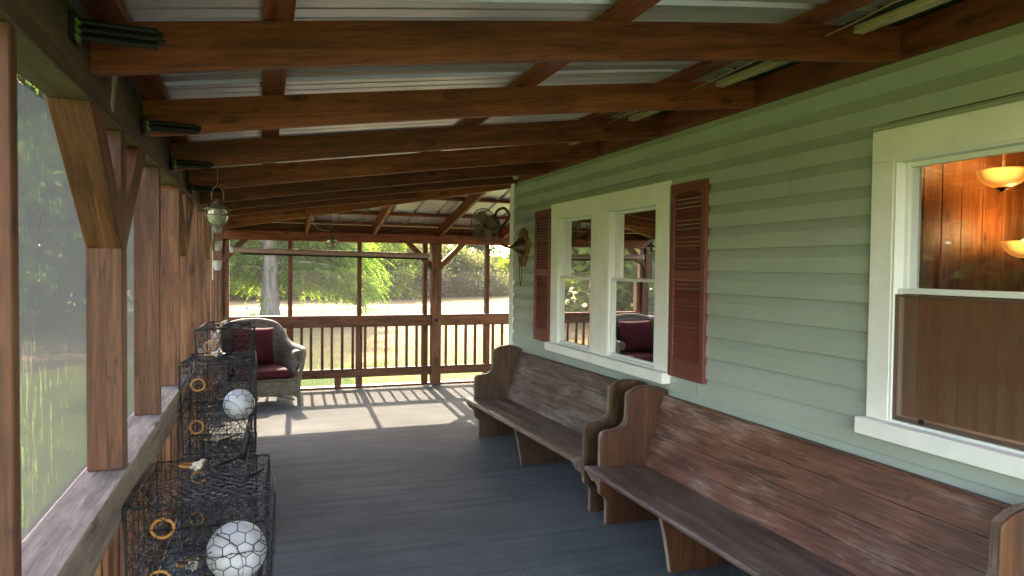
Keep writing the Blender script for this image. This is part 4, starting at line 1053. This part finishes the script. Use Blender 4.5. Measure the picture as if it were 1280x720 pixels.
# far edge of the field: brush in front, trees behind
for i, (px, k, y, s, sz) in enumerate(sorted([(262,'yellow',52,1.1,1.2),(285,'yellow',49,1.1,1.15),(310,'yellow',54,1.2,1.25),(335,'green',52,1,1),(362,'yellow',50,1.1,1.1),(388,'brush',51,1.1,1.2),(405,'yellow',50,1.1,1.0),
    (425,'brush',50,1.2,1.2),(448,'brush',51,1.1,1.2),(468,'brush',50,1.0,1.1),(488,'yellow',48.5,.95,1.0),(508,'brush',50,1.1,1.25),(528,'brush',51,1.1,1.2),(552,'brush',52,1.15,1.2),(572,'brush',52,1.1,1.2),
    (592,'brush',53,1.2,.95),(612,'brush',54,1.1,.85),(634,'yellow',55,1.1,.6),(655,'brush',56,1.2,.85),(680,'brush',58,1.2,1.2),(240,'brush',50,1.1,1.1)])):
    side = ['far left', 'left', 'middle', 'right'][min(3, max(0, int((px-260)/100)))]
    plant(k, at(px, y)+rnd.uniform(-.3,.3), y, s, sz, {'yellow': lambda: nth('a', 'yellow green shrub from the left along the far field edge'), 'brush': lambda: nth('b', 'greyish brush clump from the left along the far field edge'), 'green': lambda: nth('c', 'green tree at the field edge behind the big trunk')}[k](), 'shrubs and brush along the far field edge')
for i, (px, k, y, s, sz) in enumerate(sorted([(285,'green',66,1.3,1.35),(318,'green',70,1.4,1.5),(350,'dark',68,1.3,1.3),(385,'green',66,1.2,1.3),(412,'green',70,1.3,1.4),(440,'dark',68,1.2,1.1),(466,'green',66,1.1,1.05),(492,'green',70,1.1,1.15),
    (518,'green',68,1.1,1.05),(548,'green',72,1.1,.72),(572,'green',66,1.1,.60),(596,'dark',64,1.0,.78),(622,'yellow',68,1.1,.72),(645,'green',66,1.1,.62),(675,'green',72,1.2,1.1),(260,'dark',66,1.3,1.3),(235,'green',62,1.3,1.4)])):
    lab = {'green': nth('d', 'mid green tree from the left rising behind the field edge brush') if k == 'green' else '', 'dark': nth('e', 'darker evergreen from the left rising behind the field edge brush') if k == 'dark' else '', 'yellow': 'pale green tree beyond the field by the house corner'}[k]
    plant(k, at(px, y), y, s, sz, lab, 'trees beyond the field')
# trees west of the porch, seen only through the side screens and in the window glass
for i in range(34):
    a = R(97+i*3.1); d = (31 if i % 2 else 40)+rnd.uniform(-3, 4)
    x, y = math.cos(a)*d-2, math.sin(a)*d*.95+2
    plant(('green','dark','green','yellow','dark')[i % 5], x, y, 1.9+.4*rnd.random(), 1.5+.5*rnd.random(), 'tree on the lawn left of the porch, seen through the side screens', 'trees west of the porch')
# the big tree with feathery hanging sprays
def cypress():
    rnd = random.Random(31); c = ray(337.5, 380, 27.0); X, Y = c.x, c.y
    t = thing('cypress_tree', (X, Y, GZ), 'big grey trunk with feathery drooping green sprays in front of the field', 'tree')
    base = Vector((X, Y, GZ))
    tk = MB(); h = 14.2
    pts = [base+Vector((0,0,-.2)), base+Vector((0,0,.5)), base+Vector((.02,0,2.0)), base+Vector((.05,.1,6)), base+Vector((0,.2,11)), base+Vector((0,0,h))]
    tk.tube(pts, [.50,.37,.31,.27,.18,.05], 14)
    cr = MB()
    def spray(p, d, L):
        # a drooping twig carrying two ranks of small needles
        d = d.normalized(); q = Vector(p); n = int(L/.10)
        side = d.cross(Vector((0,0,1))); side = side.normalized() if side.length > .01 else Vector((1,0,0))
        for k in range(n):
            d = (d+Vector((0,0,-.10))).normalized(); q = q+d*.10
            for s in (-1, 1):
                a = (side*s*.8+d*.6+Vector((0,0,-.25+.2*rnd.random()))).normalized(); ln = .20*(1-.5*k/n)*(.7+.6*rnd.random())
                b = a.cross(Vector((rnd.gauss(0,.4), rnd.gauss(0,.4), 1))).normalized()*.030
                cr.add([q-b, q+b, q+a*ln], [(0,1,2)])
    nb = 90
    for i in range(nb):
        z = 1.9+ (h-2.6)*(i/nb)**1.35; a = i*2.399+rnd.uniform(-.3,.3); reach = (4.1-.24*(z-2))*(.75+.4*rnd.random())
        if z < 5.0 and math.sin(a) < -.55: a += math.pi*.6
        p0 = base+Vector((0,0,z)); pts = []
        for k in range(7):
            u = k/6; pts.append(p0+Vector((math.cos(a)*reach*u, math.sin(a)*reach*u, .35*math.sin(u*2.2)-.95*u*u*(1.2 if z < 5 else .7))))
        tk.tube(pts, [.06*(1-u_/7)+.008 for u_ in range(7)], 6)
        for k in range(1, 7):
            for q in range(26):
                u = min(1, (k-rnd.random())/6+.02); j = min(5, int(u*6)); pp = pts[j].lerp(pts[j+1], u*6-j)
                an = a+rnd.uniform(-1.4, 1.4); spray(pp, Vector((math.cos(an), math.sin(an), rnd.uniform(-.9,.25))), rnd.uniform(.6, 1.25))
    tk.build('trunk', M_bark, t, smooth=True); cr.build('crown', L_cyp, t)
cypress()
# little sapling near the rail
def sapling(px, y, h, label):
    rnd = random.Random(int(px)); x = at(px, y); t = thing('sapling', (x, y, GZ), label, 'sapling')
    MB().tube([(x,y,GZ-.05),(x+.03,y,GZ+h*.5),(x-.02,y,GZ+h)], [.02,.014,.006], 6).build('stem', M_bark, t)
    mb = MB()
    for k in range(9): leafcloud(mb, (x+rnd.gauss(0,.16), y+rnd.gauss(0,.16), GZ+h*(.5+.5*rnd.random())), (.09,.09,.06), 14, .07, rnd)
    mb.build('foliage', L_green, t)
sapling(318, 19, 1.35, 'thin dark sapling beyond the far rail just left of the big trunk')
